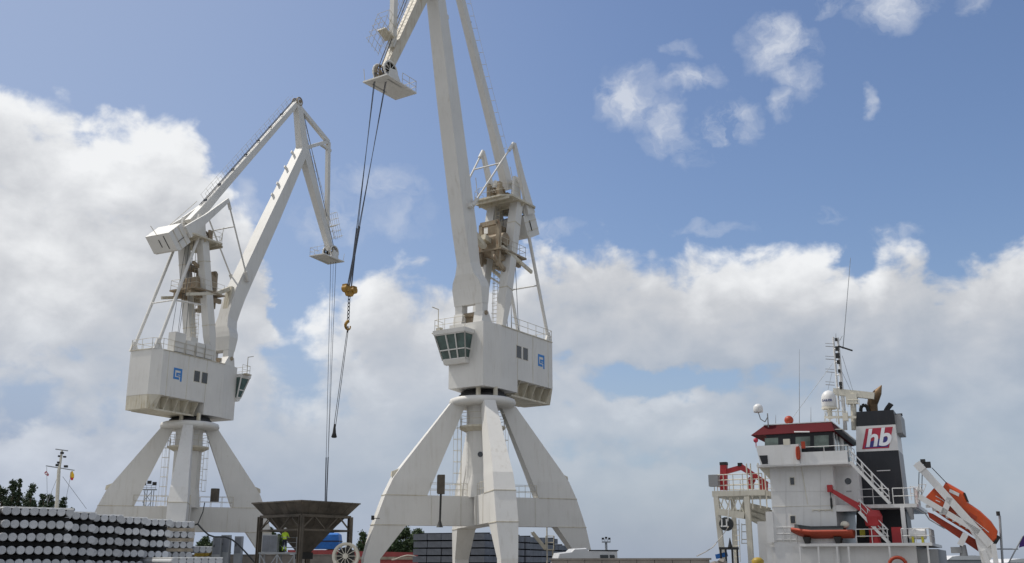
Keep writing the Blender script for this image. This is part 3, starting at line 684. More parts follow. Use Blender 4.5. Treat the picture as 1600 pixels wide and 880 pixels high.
    pm = MB(); bp_ = q(E_[0]+tb[0]*.08-.2, 0, E_[1]+tb[1]*.08)
    for sd in (-1, 1):
        a_ = tip+V(0, sd*1.7, 0); b_ = bp_+V(0, sd*1.0, 0)
        pm.tube(a_, b_, .085, n=8); pm.tube(a_, a_.lerp(b_, .12), .17, n=8); pm.tube(b_, b_.lerp(a_, .1), .19, n=8)
    a_ = (tip+V(0, 1.7, 0)).lerp(bp_+V(0, 1, 0), .33); b_ = (tip+V(0, -1.7, 0)).lerp(bp_+V(0, -1, 0), .33); pm.tube(a_, b_, .07)
    pm.build('pendant_rod', 'crane_clean', root)
    pe = MB(); pe.box(bp_.x-.15, bp_.x+.35, -1.08, 1.08, bp_.z-.16, bp_.z+.2); pe.build('pendant_bracket', 'crane', boom)
    return root, F, Nv
def wheel(mb, c, r, w, ns):
    c = Vector(c)
    n = 24; ri = r*.8
    def rg(rad, y): return [c+V(math.cos(2*math.pi*i/n)*rad, y, math.sin(2*math.pi*i/n)*rad) for i in range(n)]
    a, b, d, e = rg(r, -w/2), rg(r, w/2), rg(ri, w/2), rg(ri, -w/2)
    mb.loft([a, b, d, e, a], True, False)
    for i in range(ns):
        t = 2*math.pi*i/ns; mb.bar(c+V(math.cos(t)*r*.1, 0, math.sin(t)*r*.1), c+V(math.cos(t)*ri*1.03, 0, math.sin(t)*ri*1.03), w*.5, r*.1, (0, 1, 0))
    mb.tube(c+V(0, -w*.8, 0), c+V(0, w*.8, 0), r*.2, n=12)

A2 = at(754, 627, 86); A1 = at(297, 664, 101.35)
u1 = Vector((14.7, 49.7)); n1 = Vector((21.1, 38.3))
def jibframe(T, N, H0, K0):   # head and strut knee keep their place in the jib's own frame
    j = (N-T).normalized(); p = Vector((-j.y, j.x)); return tuple(T+j*H0[0]+p*H0[1]), tuple(T+j*K0[0]+p*K0[1])
H0 = (-5.45, 1.34); K0 = (.1, 5.45)
h1, k1 = jibframe(u1, n1, H0, K0)
crane1, F1, N1 = crane(A1, R(27), 0., (20, -76), (.85, .96), tuple(u1), h1, k1, tuple(n1), (1.0, 38.4),
    'smaller cream dock crane at the left, whole jib in view, white cabinets on its roof', True, (5.05, 29.3))
T2 = Vector((9.95, 51.6)); N2_ = Vector((15.7, 39.3))
h2, k2 = jibframe(T2, N2_, H0, K0)
crane2, F2, N2 = crane(A2, R(213), -1.7, (21, -77.5), (.915, 1.0), tuple(T2), h2, k2, tuple(N2_), (-.5, 38.6),
    'nearest, largest cream dock crane, its boom cut off by the top of the photo', False, (4.65, 29.3))

# ---- falls and hooks
def hooks():
    # right crane: four falls swing a little towards the left to a yellow twin block
    rp = MB(); e = F2(546, 455)
    ex = e.x
    for i, (dy, dx, mr) in enumerate(((-.42, -.5, .025), (-.3, -.15, .025), (.3, .25, .025), (.42, .55, .025))):
        a = N2+V(.74 if i < 2 else .15, dy, -.2); b = V(ex+dx*.8, dy*.5, e.z+.3); m_ = a.lerp(b, .74)
        rp.tube(a, m_, .028, n=5); rp.tube(m_, b, .05, n=5)
    rp.build('hoist_rope', 'rope', crane2)
    loc = crane2.matrix_basis @ e
    loc = V(*A2[:2], 0)+F2.ex*e.x+F2.ey*0+Z*e.z
    hb = empty('hook_block', loc, math.pi/2-R(213), 'yellow twin hook block hanging from the nearest crane on four dark ropes', 'hook block')
    mb = MB()
    for sx in (-.38, .38):
        mb.tube((sx, -.22, .12), (sx, .22, .12), .26, n=14); mb.box(sx-.2, sx+.2, -.2, .2, -.05, .42)
    mb.prism([(-.55, -.15, .1), (.55, -.15, .1), (.2, -.15, -.38), (-.2, -.15, -.38)], (0, .3, 0)); mb.build('block', 'hookyellow', hb)
    ch = MB(); z = -.35
    for k in range(7):
        ax = V(1, 0, 0) if k % 2 else V(0, 1, 0)
        pts = [V(0, 0, z-.14)+ax*math.cos(t)*.09+Z*math.sin(t)*.17 for t in [2*math.pi*i/10 for i in range(11)]]
        ch.path(pts, .03, 5); z -= .27
    ch.build('chain', 'dark', hb)
    hk = MB(); c = V(0, 0, z-.35)
    pts = [c+V(-math.sin(t)*.27, 0, math.cos(t)*.27) for t in [R(d) for d in range(-20, 280, 20)]]
    pts2 = [V(0, 0, z-.0)]+[V(.12, 0, c.z+.26)]+[c+V(math.sin(R(d))*.26, 0, math.cos(R(d))*.26) for d in range(40, 300, 20)]
    for i in range(len(pts2)-1): hk.tube(pts2[i], pts2[i+1], .13-.006*i, .13-.006*(i+1), 8)
    hk.build('hook', 'hookyellow', hb)
    # sling with shackle
    top = loc+V(0, 0, c.z-.25); bw = F2(522, 683); bt = V(*A2[:2], 0)+F2.ex*bw.x+Z*bw.z
    s = empty('wire_sling', top, 0, 'doubled dark wire sling hanging slanted from the yellow hook with a weight at its end', 'sling')
    d = bt-top; w = MB(); w.tube((0.04, 0, 0), d+V(.06, 0, .6), .022, n=5).tube((-.04, 0, 0), d+V(-.06, 0, .6), .022, n=5).path([V(0, 0, .25), V(.06, 0, .05), V(0, 0, -.25), V(-.06, 0, .05), V(0, 0, .25)], .03)
    w.build('wire', 'dark', s); w = MB(); w.lathe(d+V(0, 0, 0), [(.05, .9), (.09, .6), (.12, .3), (.2, 0), (.14, -.05)], 10); w.build('shackle_weight', 'dark', s)
    # left crane falls
    rp = MB()
    e = F1(505, 800); e2 = F1(507, 826)
    for dy, dx in ((-.4, -.1), (.4, .25)):
        a = N1+V(.6, dy, -.2); b = V(e2.x+dx, dy*.5, e2.z+.8); m_ = a.lerp(b, .77)
        rp.tube(a, m_, .03, n=5); rp.tube(m_, b, .07, n=5)
    rp.tube(N1+V(.6, 0, -.2), V(e2.x+.3, 0, e2.z+.8), .02, n=5)
    rp.build('hoist_rope', 'rope', crane1)
    loc = V(*A1[:2], 0)+F1.ex*e2.x+Z*e2.z
    h = empty('hook_block', loc, 0, 'dark hook block of the left crane, hanging behind the rusty hopper before the blue tarpaulin', 'hook block')
    MB().box(-.3, .3, -.2, .2, 0, .9).tube((-.32, -.25, .45), (-.32, .25, .45), .3, n=12).build('block', 'dark', h)
    k_ = MB(); pts = [V(0, 0, 0), V(.02, 0, -.25)]+[V(math.sin(R(d))*.22, 0, -.5+math.cos(R(d))*.22) for d in range(20, 280, 25)]
    k_.path(pts, .07, 6); k_.build('hook', 'dark', h)
hooks()

# ================================================================== SHIP
S = Frame(B0, SPHI)
ship = empty('cargo_ship', (B0.x, B0.y, 0), SPHI, 'white cargo ship with red bridge roof and black hb funnel at the right', 'ship')
W_ = 'shipwhite'
def sz(y, x=1300, l=0.): return S(x, y, l).z
def sx(x, y, l=0.): return S(x, y, l).x
zdk = sz(849, 1330, -.6)      # boat deck
zwd = sz(727, 1260, -1.3)     # bridge wing deck underside
zud = sz(788, 1380, .3)       # upper aft deck
TB = 13.2
xl = sx(1204, 760); xr_ = sx(1303, 760)
# hull and lower house
hl = MB(); x0h, x1h = -31, 12.6
hl.loft([[V(x0h-2.5, 5.2, z), V(x0h+5, -.4-k, z), V(x1h, -.4-k, z), V(x1h+k, TB+.4, z), V(x0h+5, TB+.4+k, z), V(x0h-2.5, 7.8, z)] for z, k in ((-4.2, -.3), (-1.0, 0.), (.9, .1))])
hull = hl.build('hull', 'hull', ship)
bw = MB()
bw.prism([V(x0h-2.5, 5.2, .9), V(x0h+5, -.5, .9), V(xl-.1, -.5, .9), V(xl-.1, -.5, 1.5), V(x0h+5, -.5, 1.5), V(x0h-2.5, 5.2, 1.5)][:0] or [V(x0h+5, -.52, .9), V(xl-.1, -.52, .9), V(xl-.1, -.52, 1.25), V(x0h+5, -.52, 1.25)], (0, .12, 0))
bw.build('bulwark', 'hull', hull)
hc = MB()
for k in range(4): hc.box(x0h+6+k*4.6, x0h+10.3+k*4.6, 1.2, 12.0, .9, 1.35)
hc.build('hatch_cover', 'shipgrey', hull)
lowx1 = sx(1432, 865)
lw = MB(); lw.box(xl-.7, lowx1, .25, TB-.3, .85, zdk-.22); low = lw.build('lower_deckhouse', W_, ship)
lw2 = MB(); lw2.box(lowx1, sx(1466, 865, .6), .6, TB-.6, .85, zdk-.45); lw2.build('aft_deckhouse', 'shipgrey', ship)
# boat deck slab on posts
dkx0, dkx1 = sx(1249, 848, -.6), sx(1456, 848, -.6)
dk = MB(); dk.box(dkx0, dkx1, -.65, TB, zdk-.22, zdk); deck = dk.build('boat_deck', W_, ship)
for x in (1250, 1279, 1308, 1326, 1390, 1450):
    pm_ = MB(); xx = sx(x, 860, -.55); pm_.bar((xx, -.55, .85), (xx, -.55, zdk-.22), .13); pm_.build('deck_post', W_, deck)
# superstructure tower
tw = MB(); tw.box(xl, xr_, 0, TB-1.2, .9, zwd+.02); sup = tw.build('accommodation_block', W_, ship)
bk = MB(); bk.prism([V(sx(1182, 727, -1.1), 0, zwd), V(xl+.02, 0, zwd), V(xl+.02, 0, sz(750, 1204))], (0, TB-1.2, 0)); bk.build('wing_bracket', 'shipcream', sup)
for yy in (.02,):
    s_ = MB(); s_.bar((xl, -.01, sz(790)), (xr_, -.01, sz(790)), .03, .06, (0, 1, 0)); s_.bar((xl, -.012, sz(845)), (xr_, -.012, sz(845)), .03, .05, (0, 1, 0))
    s_.bar(S(1252, 730, -.02), S(1262, 788, -.02), .05, .07, (0, 1, 0)); s_.build('seam', 'shipcream', sup)
pl_ = MB()      # plating joints
for x in (1228, 1256, 1282): a = S(x, 735, -.008); b = S(x, 846, -.008); pl_.bar(a, b, .03, .014, (0, 1, 0))
pl_.bar(S(1205, 768, -.008), S(1302, 768, -.008), .014, .03, (0, 1, 0)); pl_.build('plate_joint', 'shipgrey2', sup)
def rwin(par, x, y, w, h, l, gl='glass'):
    a = S(x-w/2., y-h/2., l); b = S(x+w/2., y+h/2., l)
    f = MB().box(a.x-.05, b.x+.05, l-.035, l+.02, b.z-.05, a.z+.05).build('window', 'shipcream', par)
    MB().box(a.x, b.x, l-.05, l-.03, b.z, a.z).build('pane', gl, f)
rwin(sup, 1238, 752, 7, 11, -.0); rwin(sup, 1239, 812, 8, 11, 0.)
rwin(low, 1238, 872, 8, 12, .25); rwin(low, 1267, 872, 8, 12, .25)
pp = MB(); a, b = S(1270, 797, -.03), S(1300, 797, -.03); pp.tube(a, b, .05); 
for f in (0, .33, .66, 1): c = a.lerp(b, f); pp.box(c.x-.04, c.x+.04, -.1, .02, c.z-.12, c.z+.06)
pp.tube(S(1233, 855, .15), S(1249, 855, .15), .05); pp.build('wall_pipe', 'shipcream', sup)
# recessed aft wall with a door under the bridge wing
rx1 = sx(1343, 760, 1.4)
rc = MB(); rc.box(xr_, rx1, 1.4, TB-1.2, zud, zwd+.02); rec = rc.build('aft_wall', W_, ship)
a, b = S(1316, 742, 1.38), S(1334, 788, 1.38)
dr = MB().box(a.x, b.x, 1.33, 1.4, b.z, a.z).build('door', 'shipwhite', rec)
c = S(1325, 752, 1.3); MB().tube(c, c+V(0, .06, 0), .26, n=16).build('porthole', 'glass', dr)
MB().box(c.x-.2, c.x+.2, 1.3, 1.34, c.z-.85, c.z-.75).build('handle', 'shipgrey', dr)
fs = MB(); p_ = S(1307, 755, 1.36)
for dx, dz in ((0, 0), (.12, .25), (-.05, .35)): fs.box(p_.x+dx-.1, p_.x+dx+.1, 1.3, 1.38, p_.z+dz-.1, p_.z+dz+.1)
# upper aft deck, posts
ux1 = sx(1432, 785, .3)
ud = MB(); ud.box(xr_+.01, ux1, .3, TB-.6, zud-.28, zud); ud.box(xr_+.01, rx1-.2, -.0, .3, zud-.5, zud-.02); udk = ud.build('upper_deck', W_, ship)
ps = MB(); xx = sx(1412, 815, .45); ps.bar((xx, .45, zdk), (xx, .45, zud-.28), .36, .3); ps.build('deck_post', W_, udk)
# bridge deck, bulwark, wing
bd = MB(); wx0 = sx(1182, 727, -1.3); wx1 = sx(1326, 727, -1.0)
bd.box(wx0, wx1, -1.3, TB+.2, zwd, zwd+.18); bdk = bd.build('bridge_deck', W_, ship)
wb = MB(); a, b = S(1182, 697, -1.32), S(1250, 727, -1.32)
wb.loft([[V(a.x+.25, -1.34, zwd+.1), V(b.x, -1.34, zwd+.1), V(b.x, 0, zwd+.1), V(a.x+.25, 0, zwd+.1)], [V(a.x-.05, -1.34, a.z), V(b.x, -1.34, a.z), V(b.x, 0, a.z), V(a.x-.05, 0, a.z)]]); wing = wb.build('bridge_wing', W_, bdk)
c, d = S(1186, 712, -1.36), S(1200, 725, -1.36)
MB().prism([V(c.x, -1.36, c.z), V(d.x, -1.36, c.z), V(d.x, -1.36, d.z), V(c.x+.22, -1.36, d.z)], (0, .05, 0)).build('wing_window', 'black', wing)
fb = MB(); a, b = S(1250, 705, -1.2), S(1326, 727, -1.2); fb.box(a.x+.005, b.x-.02, -1.26, -1.16, zwd+.1, a.z-.1); fb.build('bulwark', W_, bdk)
rm = MB(); a, b = S(1250, 701, -1.2), S(1327, 720, -1.2); rm.rail([(a.x, -1.2, zwd+.5), (b.x, -1.2, zwd+.5), (b.x, 2.5, zwd+.5)], a.z-zwd-.4, .03, 1.6, 1); rm.build('handrail', W_, bdk)
# bridge house, dark window band
bx0, bx1 = sx(1203, 690, .1), sx(1302, 690, .1); zb0 = zwd+.18; zb1 = sz(676, 1250, .1)
br = MB(); br.loft([[V(bx0+.35, .1, zb0), V(bx1, .1, zb0), V(bx1, TB-1.6, zb0), V(bx0+.35, TB-1.6, zb0)], [V(bx0+.35, .1, zb0+.9), V(bx1, .1, zb0+.9), V(bx1, TB-1.6, zb0+.9), V(bx0+.35, TB-1.6, zb0+.9)], [V(bx0-.35, -.12, zb1), V(bx1, -.12, zb1), V(bx1, TB-1.5, zb1), V(bx0-.35, TB-1.5, zb1)]])
bridge = br.build('bridge', 'black', ship)
lwb = MB(); lwb.box(bx0+.3, bx1+.03, .02, TB-1.55, zb0, zb0+.55); lwb.build('lower_wall', W_, bridge)
def bwin(x0, x1, y0, y1):
    ps_ = []
    for x, y in ((x0, y0), (x1, y0), (x1, y1), (x0, y1)):
        l = .02 if y > 692 else -.08
        ps_.append(S(x, y, l))
    zt_, zb_ = ps_[0].z, ps_[2].z
    def yl(z): t = (z-(zb0+.9))/(zb1-zb0-.9); return .1-.22*max(0, t)-.02
    p4 = [V(ps_[0].x, yl(zt_), zt_), V(ps_[1].x, yl(zt_), zt_), V(ps_[2].x, yl(zb_), zb_), V(ps_[3].x, yl(zb_), zb_)]
    MB().prism(p4, (0, .03, 0)).build('window', 'bridgeglass', bridge)
bwin(1195, 1216, 685, 696); bwin(1243, 1266, 683, 700); bwin(1272, 1295, 681, 699)
for f0, f1 in ((.06, .13), (.18, .26), (.5, .62), (.7, .82)):
    MB().box(bx1, bx1+.03, TB*f0, TB*f1, zb0+.6, zb1-.3).build('window', 'bridgeglass', bridge)
aw = MB()
for f in (.04, .155, .30): aw.box(bx1, bx1+.06, TB*f, TB*f+.2, zb0, zb1)
aw.box(bx1, bx1+.05, TB*.34, TB*.46, zb0, zb1-.1); aw.build('window_frame', W_, bridge)
# roof: outward-leaning red fascia
rz1 = sz(662, 1250, .6); rz0 = sz(679, 1200, -.5)
ra, rb_ = sx(1194, 662, .6), sx(1299, 662, .6); rc_, rd_ = sx(1173, 680, -.5), sx(1304, 678, -.5)
rf = MB(); rf.loft([[V(rc_, -.5, rz0), V(rd_, -.5, rz0+.03), V(rd_, TB-1.2, rz0+.03), V(rc_, TB-1.2, rz0)], [V(ra, .6, rz1), V(rb_, .6, rz1), V(rb_, TB-2.2, rz1), V(ra, TB-2.2, rz1)]])
roof = rf.build('bridge_roof', 'red', bridge)
MB().box(ra-.05, rb_+.05, .55, TB-2.1, rz1, rz1+.07).build('roof_edge', W_, roof)
MB().tube(S(1241, 675, -.55), S(1265, 675, -.55), .06).build('roof_lamp', W_, roof)
ea = MB(); ea.box(rd_-.1, rd_+.5, .4, TB-1.4, rz0+.05, rz0+.2); ea.build('aft_eave', 'black', roof)
MB().box(rd_-.1, rd_+.5, .35, TB-1.3, rz0+.2, rz0+.27).build('eave_edge', 'shipcream', roof)
# roof equipment
def radome(x, y0, y1, wpx, l, par, txt=None):
    c = S(x, y1, l); t = S(x, y0, l); r = (S(x+wpx/2., y1, l).x-c.x); h = t.z-c.z
    pr = [(r*.6, 0), (r*.92, h*.04), (r, h*.12), (r*1.0, h*.5)]+[(r*math.cos(R(a)), h*.5+h*.5*math.sin(R(a))) for a in (18, 36, 54, 70, 82)]+[(.01, h)]
    o = MB().lathe(c, pr, 24).build('radome', 'shipwhite', par)
    return o, c, r, h
radd, c, r_, h_ = radome(1296, 610, 638, 24, 3.2, ship)
MB().lathe(c, [(r_*1.05, -.05), (r_*1.05, .06)], 20).tube(c+V(0, 0, -.9), c, .2, n=10).bar(c+V(-.5, 0, -.1), c+V(.5, 0, -.1), .1).build('radome_base', 'shipcream', radd)
text_mesh('lettering', 'SAILOR', .25, 'bluetext', radd, Matrix.Translation((c.x-.05, c.y-r_-.02, c.z+h_*.38)) @ Matrix.Rotation(R(90), 4, 'X'), .008, .01)
rad2, c2_, r2_, h2_ = radome(1185, 631, 645, 15, .4, ship)
mm = MB(); mm.path([c2_, c2_+V(.15, 0, -.55), c2_+V(.5, 0, -.8), c2_+V(.75, 0, -.4)], .045); mm.tube(c2_+V(.75, 0, -1.6), c2_+V(.75, 0, -.1), .05); mm.build('radome_bracket', 'shipgrey', rad2)
bc = S(1233, 662, 1.5); MB().ball(bc+V(0, 0, .28), .38, 14).build('orange_dome', 'orangedark', roof)
an = MB()
for x, y0, y1, l in ((1249, 546, 662, 2), (1267, 636, 662, 2), (1212, 648, 662, 1)): an.tube(S(x, y1, l), S(x, y0, l), .035, .012, n=5)
an.build('whip_antenna', 'steelgrey', roof)
# horn lamp on the bridge front corner
c = S(1181, 690, -.4); MB().tube(c+V(0, 0, -.5), c, .04).ball(c+V(0, 0, .1), .2).build('search_light', 'logored', bdk)
c = S(1229, 691, -1.25); MB().box(c.x-.25, c.x+.25, -1.35, -1.0, c.z-.25, c.z+.25).build('repeater_box', 'shipcream', wing)
# mast
mb_ = S(1318, 668, 4.); mt_ = S(1303, 530, 4.)
ms = MB()
A_, B_ = S(1321, 672, 4.), S(1309, 528, 4.); ms.tube(A_, A_.lerp(B_, .55), .17, .14, n=10).tube(A_.lerp(B_, .55), B_, .14, .10, n=10)
C_, D_ = S(1311, 640, 4.4), S(1302, 527, 4.4); ms.tube(C_, D_, .09, n=8)
for f in (.12, .3, .48, .66, .84): p = C_.lerp(D_, f); q_ = A_.lerp(B_, .22+f*.76); ms.tube(p, q_, .05)
mast = ms.build('mast', 'shipwhite', ship)
mb2 = MB()
for y in (541, 561, 581, 601): a = S(1290, y, 4.); b = S(1304, y+1, 4.); mb2.tube(a, b, .035).tube(a+V(0, 0, .25), b+V(0, 0, .25), .025)
mb2.build('cross_bar', 'shipgrey', mast)
mb3 = MB()
for y, s_ in ((545, .3), (556, .35), (566, .25), (580, .22), (600, .25), (606, .2), (531, .2)): c = S(1308+(y-545)*.1, y, 3.8); MB().box(c.x-s_*.45, c.x+s_*.45, 3.6, 3.9, c.z-s_*.6, c.z+s_*.6).build('mast_lamp', 'dark', mast)
mb3.bar(S(1310, 541, 3.8), S(1332, 548, 3.8), .16, .12); mb3.build('radar_scanner', 'dark', mast)
mb4 = MB()
for a, b in (((1317, 545), (1329, 403)), ((1306, 530), (1306, 521)), ((1312, 532), (1316, 525))): mb4.tube(S(*a, 3.8), S(*b, 3.8), .04, .02, n=5)
mb4.build('whip_antenna', 'steelgrey', mast)
wr = MB()
for a, b in (((1301, 568), (1239, 652)), ((1300, 582), (1293, 612)), ((1316, 556), (1333, 612)), ((1315, 580), (1330, 612)), ((1292, 640), (1287, 660)), ((1301, 620), (1287, 660))): wr.tube(S(*a, 3.8), S(*b, 3.6), .018, n=4)
wr.build('stay_wire', 'steelgrey', mast)
pf_ = MB()
for x in (1297, 1311): pf_.tube(S(x, 663, 3.0), S(x-2, 638, 3.0), .06)
pf_.rail([S(1290, 660, 3.), S(1325, 660, 3.)], .9, .03, .9); pf_.bar(S(1288, 652, 3.), S(1338, 652, 3.), .12, .2)
c = S(1321, 651, 2.8); pf_.box(c.x-.2, c.x+.2, 2.6, 3., c.z-.35, c.z+.3); pf_.build('mast_frame', 'shipcream', mast)
# beam from mast to funnel, second post
bm3 = MB(); bm3.bar(S(1302, 612, 4.), S(1366, 619, 4.), .45, .55); bm3.tube(S(1335, 672, 4.), S(1333, 628, 4.), .24, n=10); c = S(1331, 624, 4.); bm3.box(c.x-.45, c.x+.45, 3.6, 4.4, c.z-.4, c.z+.4)
bm3.rail([S(1325, 636, 3.6), S(1343, 636, 3.6)], .6, .03, .5); bm3.build('gantry_beam', 'shipcream', ship)
# funnel
fl = 3.2
def fp(x, y, l=fl): return S(x, y, l)
f0a, f0b = sx(1338, 790, fl), sx(1414, 790, fl); f1a, f1b = sx(1338, 642, fl), sx(1396, 642, fl)
ztop = sz(642, 1368, fl); zbot = zdk
FD = 4.2
def fring(z, pr=0.):
    t = (z-sz(790, 1370, fl))/(ztop-sz(790, 1370, fl)); xa = f0a+(f1a-f0a)*t-pr; xb = f0b+(f1b-f0b)*t+pr
    return [V(xa, fl-pr, z), V(xb, fl-pr, z), V(xb, fl+FD+pr, z), V(xa, fl+FD+pr, z)]
zA, zB = sz(679, 1368, fl), sz(707, 1368, fl)
fu = MB(); fu.loft([fring(zbot), fring(ztop)]); fun = fu.build('funnel', 'black', ship)
zA = sz(665, 1368, fl); zB = sz(705, 1368, fl)
MB().loft([fring(zB, .02), fring(zA, .02)]).build('funnel_band', W_, fun)
MB().loft([[p+V(.03, 0, 0) for p in fring(z, .0)] for z in (zud, zB-.01)]).build('funnel_casing', 'shipgrey', fun)
MB().loft([[p+V(-.0, -.012, 0) for p in fring(z, .0)][:2]+[p+V(-.0, -.0, 0) for p in fring(z, .0)][:2][::-1] for z in (zud, zB-.015)]).build('funnel_panel', 'black', fun)
MB().box(f1b-.02, f1b+.5, fl+.3, fl+FD-.2, sz(676, 1395, fl), ztop-.35).build('funnel_back', 'shipgrey', fun)
ly = fl-.045
def lp(x, y): p = S(x, y, ly); return p
lo_ = MB().prism([lp(1353, 670), lp(1395, 667), lp(1389, 700), lp(1347, 702)], (0, .02, 0)).build('logo_panel', 'logored', fun)
MB().prism([lp(1367, 688)-V(0, .012, 0), lp(1384, 682)-V(0, .012, 0), lp(1390, 686)-V(0, .012, 0), lp(1387.5, 698)-V(0, .012, 0), lp(1351, 700)-V(0, .012, 0), lp(1354, 692)-V(0, .012, 0)], (0, .012, 0)).build('logo_field', 'logoblue', lo_)
cc = (lp(1353, 670)+lp(1389, 700))/2
text_mesh('lettering', 'hb', 2.0, 'whitetext', lo_, Matrix.Translation((cc.x-.03, ly-.03, cc.z+.0)) @ Matrix.Rotation(R(90), 4, 'X') @ Matrix.Rotation(R(2.5), 4, 'Z'), .008, .05, .28)
bar_ = MB(); a, b = S(1370, 736, fl-.06), S(1391, 735, fl-.06); bar_.tube(a, b, .04); bar_.build('grab_rail', W_, fun)
ex = MB(); ex.tube(fp(1364, 645, 5), fp(1363, 631, 5), .42, .42, n=14).tube(fp(1362.5, 633, 5), fp(1365.5, 622, 5), .42, .47, n=14).tube(fp(1365, 624, 5), fp(1371.5, 613, 5), .47, .34, n=14).tube(fp(1371.5, 613, 5), fp(1377.5, 602, 5), .34, .03, n=14)
ex.build('exhaust_pipe', 'brass', fun)
e2 = MB(); e2.path([fp(1345, 643, 4.5), fp(1345, 638, 4.5), fp(1347, 634, 4.5), fp(1351, 633, 4.5), fp(1355, 636, 4.5), fp(1357, 643, 4.5)], .15, 8)
for dx in (0, 4): e2.path([fp(1383+dx, 642, 4.5), fp(1385+dx, 638, 4.5), fp(1391+dx*.8, 630+dx*.4, 4.5)], .13, 8)
e2.tube(fp(1398, 649, 4.5), fp(1410, 648, 4.5), .12); e2.build('vent_pipe', 'dark', fun)
# stairs from bridge deck down to the upper deck
def stairs(par, p, q_, w, steps, m=W_):
    p = Vector(p); q_ = Vector(q_); mb = MB(); y0, y1 = V(0, -w/2, 0), V(0, w/2, 0)
    mb.bar(p+y0, q_+y0, .06, .22); mb.bar(p+y1, q_+y1, .06, .22)
    for i in range(1, steps): c = p.lerp(q_, i/steps); mb.box(c.x-.12, c.x+.12, c.y-w/2, c.y+w/2, c.z-.02, c.z+.02)
    st = mb.build('stairs', m, par); r_ = MB()
    for yy in (y0, y1):
        r_.tube(p+yy+Z*1.0, q_+yy+Z*1.0, .035).tube(p+yy+Z*.5, q_+yy+Z*.5, .028)
        for i in range(4): c = p.lerp(q_, (i+.3)/4)+yy; r_.tube(c, c+Z*1.0, .03)
    r_.build('handrail', m, st)
stairs(ship, S(1329, 722, -.4), V(sx(1392, 783, .6), -.4, zud), .8, 12)
stairs(ship, S(1343, 800, -.2), V(sx(1389, 845, -.2), -.2, zdk), .7, 9)
stairs(ship, S(1343, 765, .9), V(sx(1385, 800, .9), .9, zdk+1.6), .01, 2) if False else None
rm = MB(); y = .35; rm.rail([V(sx(1340, 783, y), y, zud), V(sx(1390, 783, y), y, zud)], 1.2, .03, 1.4, 1); rm.rail([V(sx(1396, 783, y), y, zud), V(ux1-.1, y, zud), V(ux1-.1, 6, zud)], 1.2, .035, 1.0, 1); rm.build('handrail', W_, udk)
rm = MB(); y = -.6; rm.rail([V(sx(1339, 848, y), y, zdk), V(sx(1388, 848, y), y, zdk)], 1.05, .035, 1.0, 1); rm.rail([V(sx(1410, 848, y), y, zdk), V(dkx1-.1, y, zdk), V(dkx1-.1, 5, zdk)], 1.05, .035, 1.0, 1); rm.build('handrail', W_, deck)
MB().box(sx(1395, 848, .4), sx(1411, 848, .4), .2, .9, zdk, zdk+1.2).build('red_locker', 'cranered', deck)
MB().box(sx(1345, 848, 1.6), sx(1353, 848, 1.6), 1.5, 1.7, zdk+.5, zdk+1.1).build('yellow_box', 'stripeyellow', deck)
# life raft canister
lr = MB(); a, b = S(1421, 834, -.2), S(1446, 834, -.2); lr.tube(a, b, .42, n=16); lr.tube(a-V(.08, 0, 0), a, .3, .42, 16).tube(b, b+V(.08, 0, 0), .42, .3, 16)
o = lr.build('life_raft', 'shipwhite'); bpy.context.view_layer.update(); o.matrix_world = ship.matrix_world.copy(); o.rotation_euler = (0, 0, SPHI); tag(o, 'white life raft canister lying behind the rail at the aft end of the boat deck', 'life raft')
cr_ = MB(); 
for c in (a.lerp(b, .2), a.lerp(b, .8)): cr_.box(c.x-.08, c.x+.08, -.55, .15, zdk, c.z-.2)
cr_.build('raft_cradle', 'stripeyellow', deck)
lb = MB(); c = S(1403, 884, -.7); ringp = [c+V(math.cos(t)*.62, 0, math.sin(t)*.62) for t in [2*math.pi*i/20 for i in range(21)]]; lb.path(ringp, .13, 8)
o = lb.build('lifebuoy', 'orangedark'); o.location = (B0.x, B0.y, 0); o.rotation_euler = (0, 0, SPHI); tag(o, 'orange lifebuoy hanging under the boat deck of the cargo ship', 'lifebuoy')
lb = MB(); c = S(1247, 708, -1.42); ringp = [c+V(math.cos(t)*.08, 0, math.sin(t)*.5) for t in [2*math.pi*i/16 for i in range(17)]]; lb.path(ringp, .11, 8)
o = lb.build('lifebuoy', 'orangedark'); o.location = (B0.x, B0.y, 0); o.rotation_euler = (0, 0, SPHI); tag(o, 'orange lifebuoy seen edge-on at the corner of the white bridge wing', 'lifebuoy')
c = S(1255, 695, -1.3); MB().box(c.x-.15, c.x+.15, -1.4, -1.25, c.z-.3, c.z+.25).build('orange_beacon_box', 'orangedark', bdk)
# ---- rescue boat on the boat deck
rbt = empty('rescue_boat', B0, SPHI, 'red inflatable rescue boat with grey cover on the boat deck of the ship', 'boat')
rb = MB(); y0 = -.1
N_ = 14; prev = None; rings = []
for i in range(N_+1):
    f = i/N_; x = sx(1236, 830, -.2)+(sx(1334, 830, -.2)-sx(1236, 830, -.2))*f
    w = 1.0*min(1, (math.sin(min(f*2.2, 1)*math.pi/2))**.6+.08); kz = zdk+.38+.55*max(0, (1-f*2.6))**2; tz = zdk+1.02+.25*max(0, 1-f*3)
    rings.append([V(x, y0-w*.12, kz), V(x, y0-w*.62, kz+(tz-kz)*.35), V(x, y0-w, tz-.18), V(x, y0-w*.92, tz), V(x, y0+w*.92+.0, tz), V(x, y0+w, tz-.18), V(x, y0+w*.62, kz+(tz-kz)*.35), V(x, y0+w*.12, kz)])
rb.loft(rings, True); rb.build('hull', 'inflate', rbt)
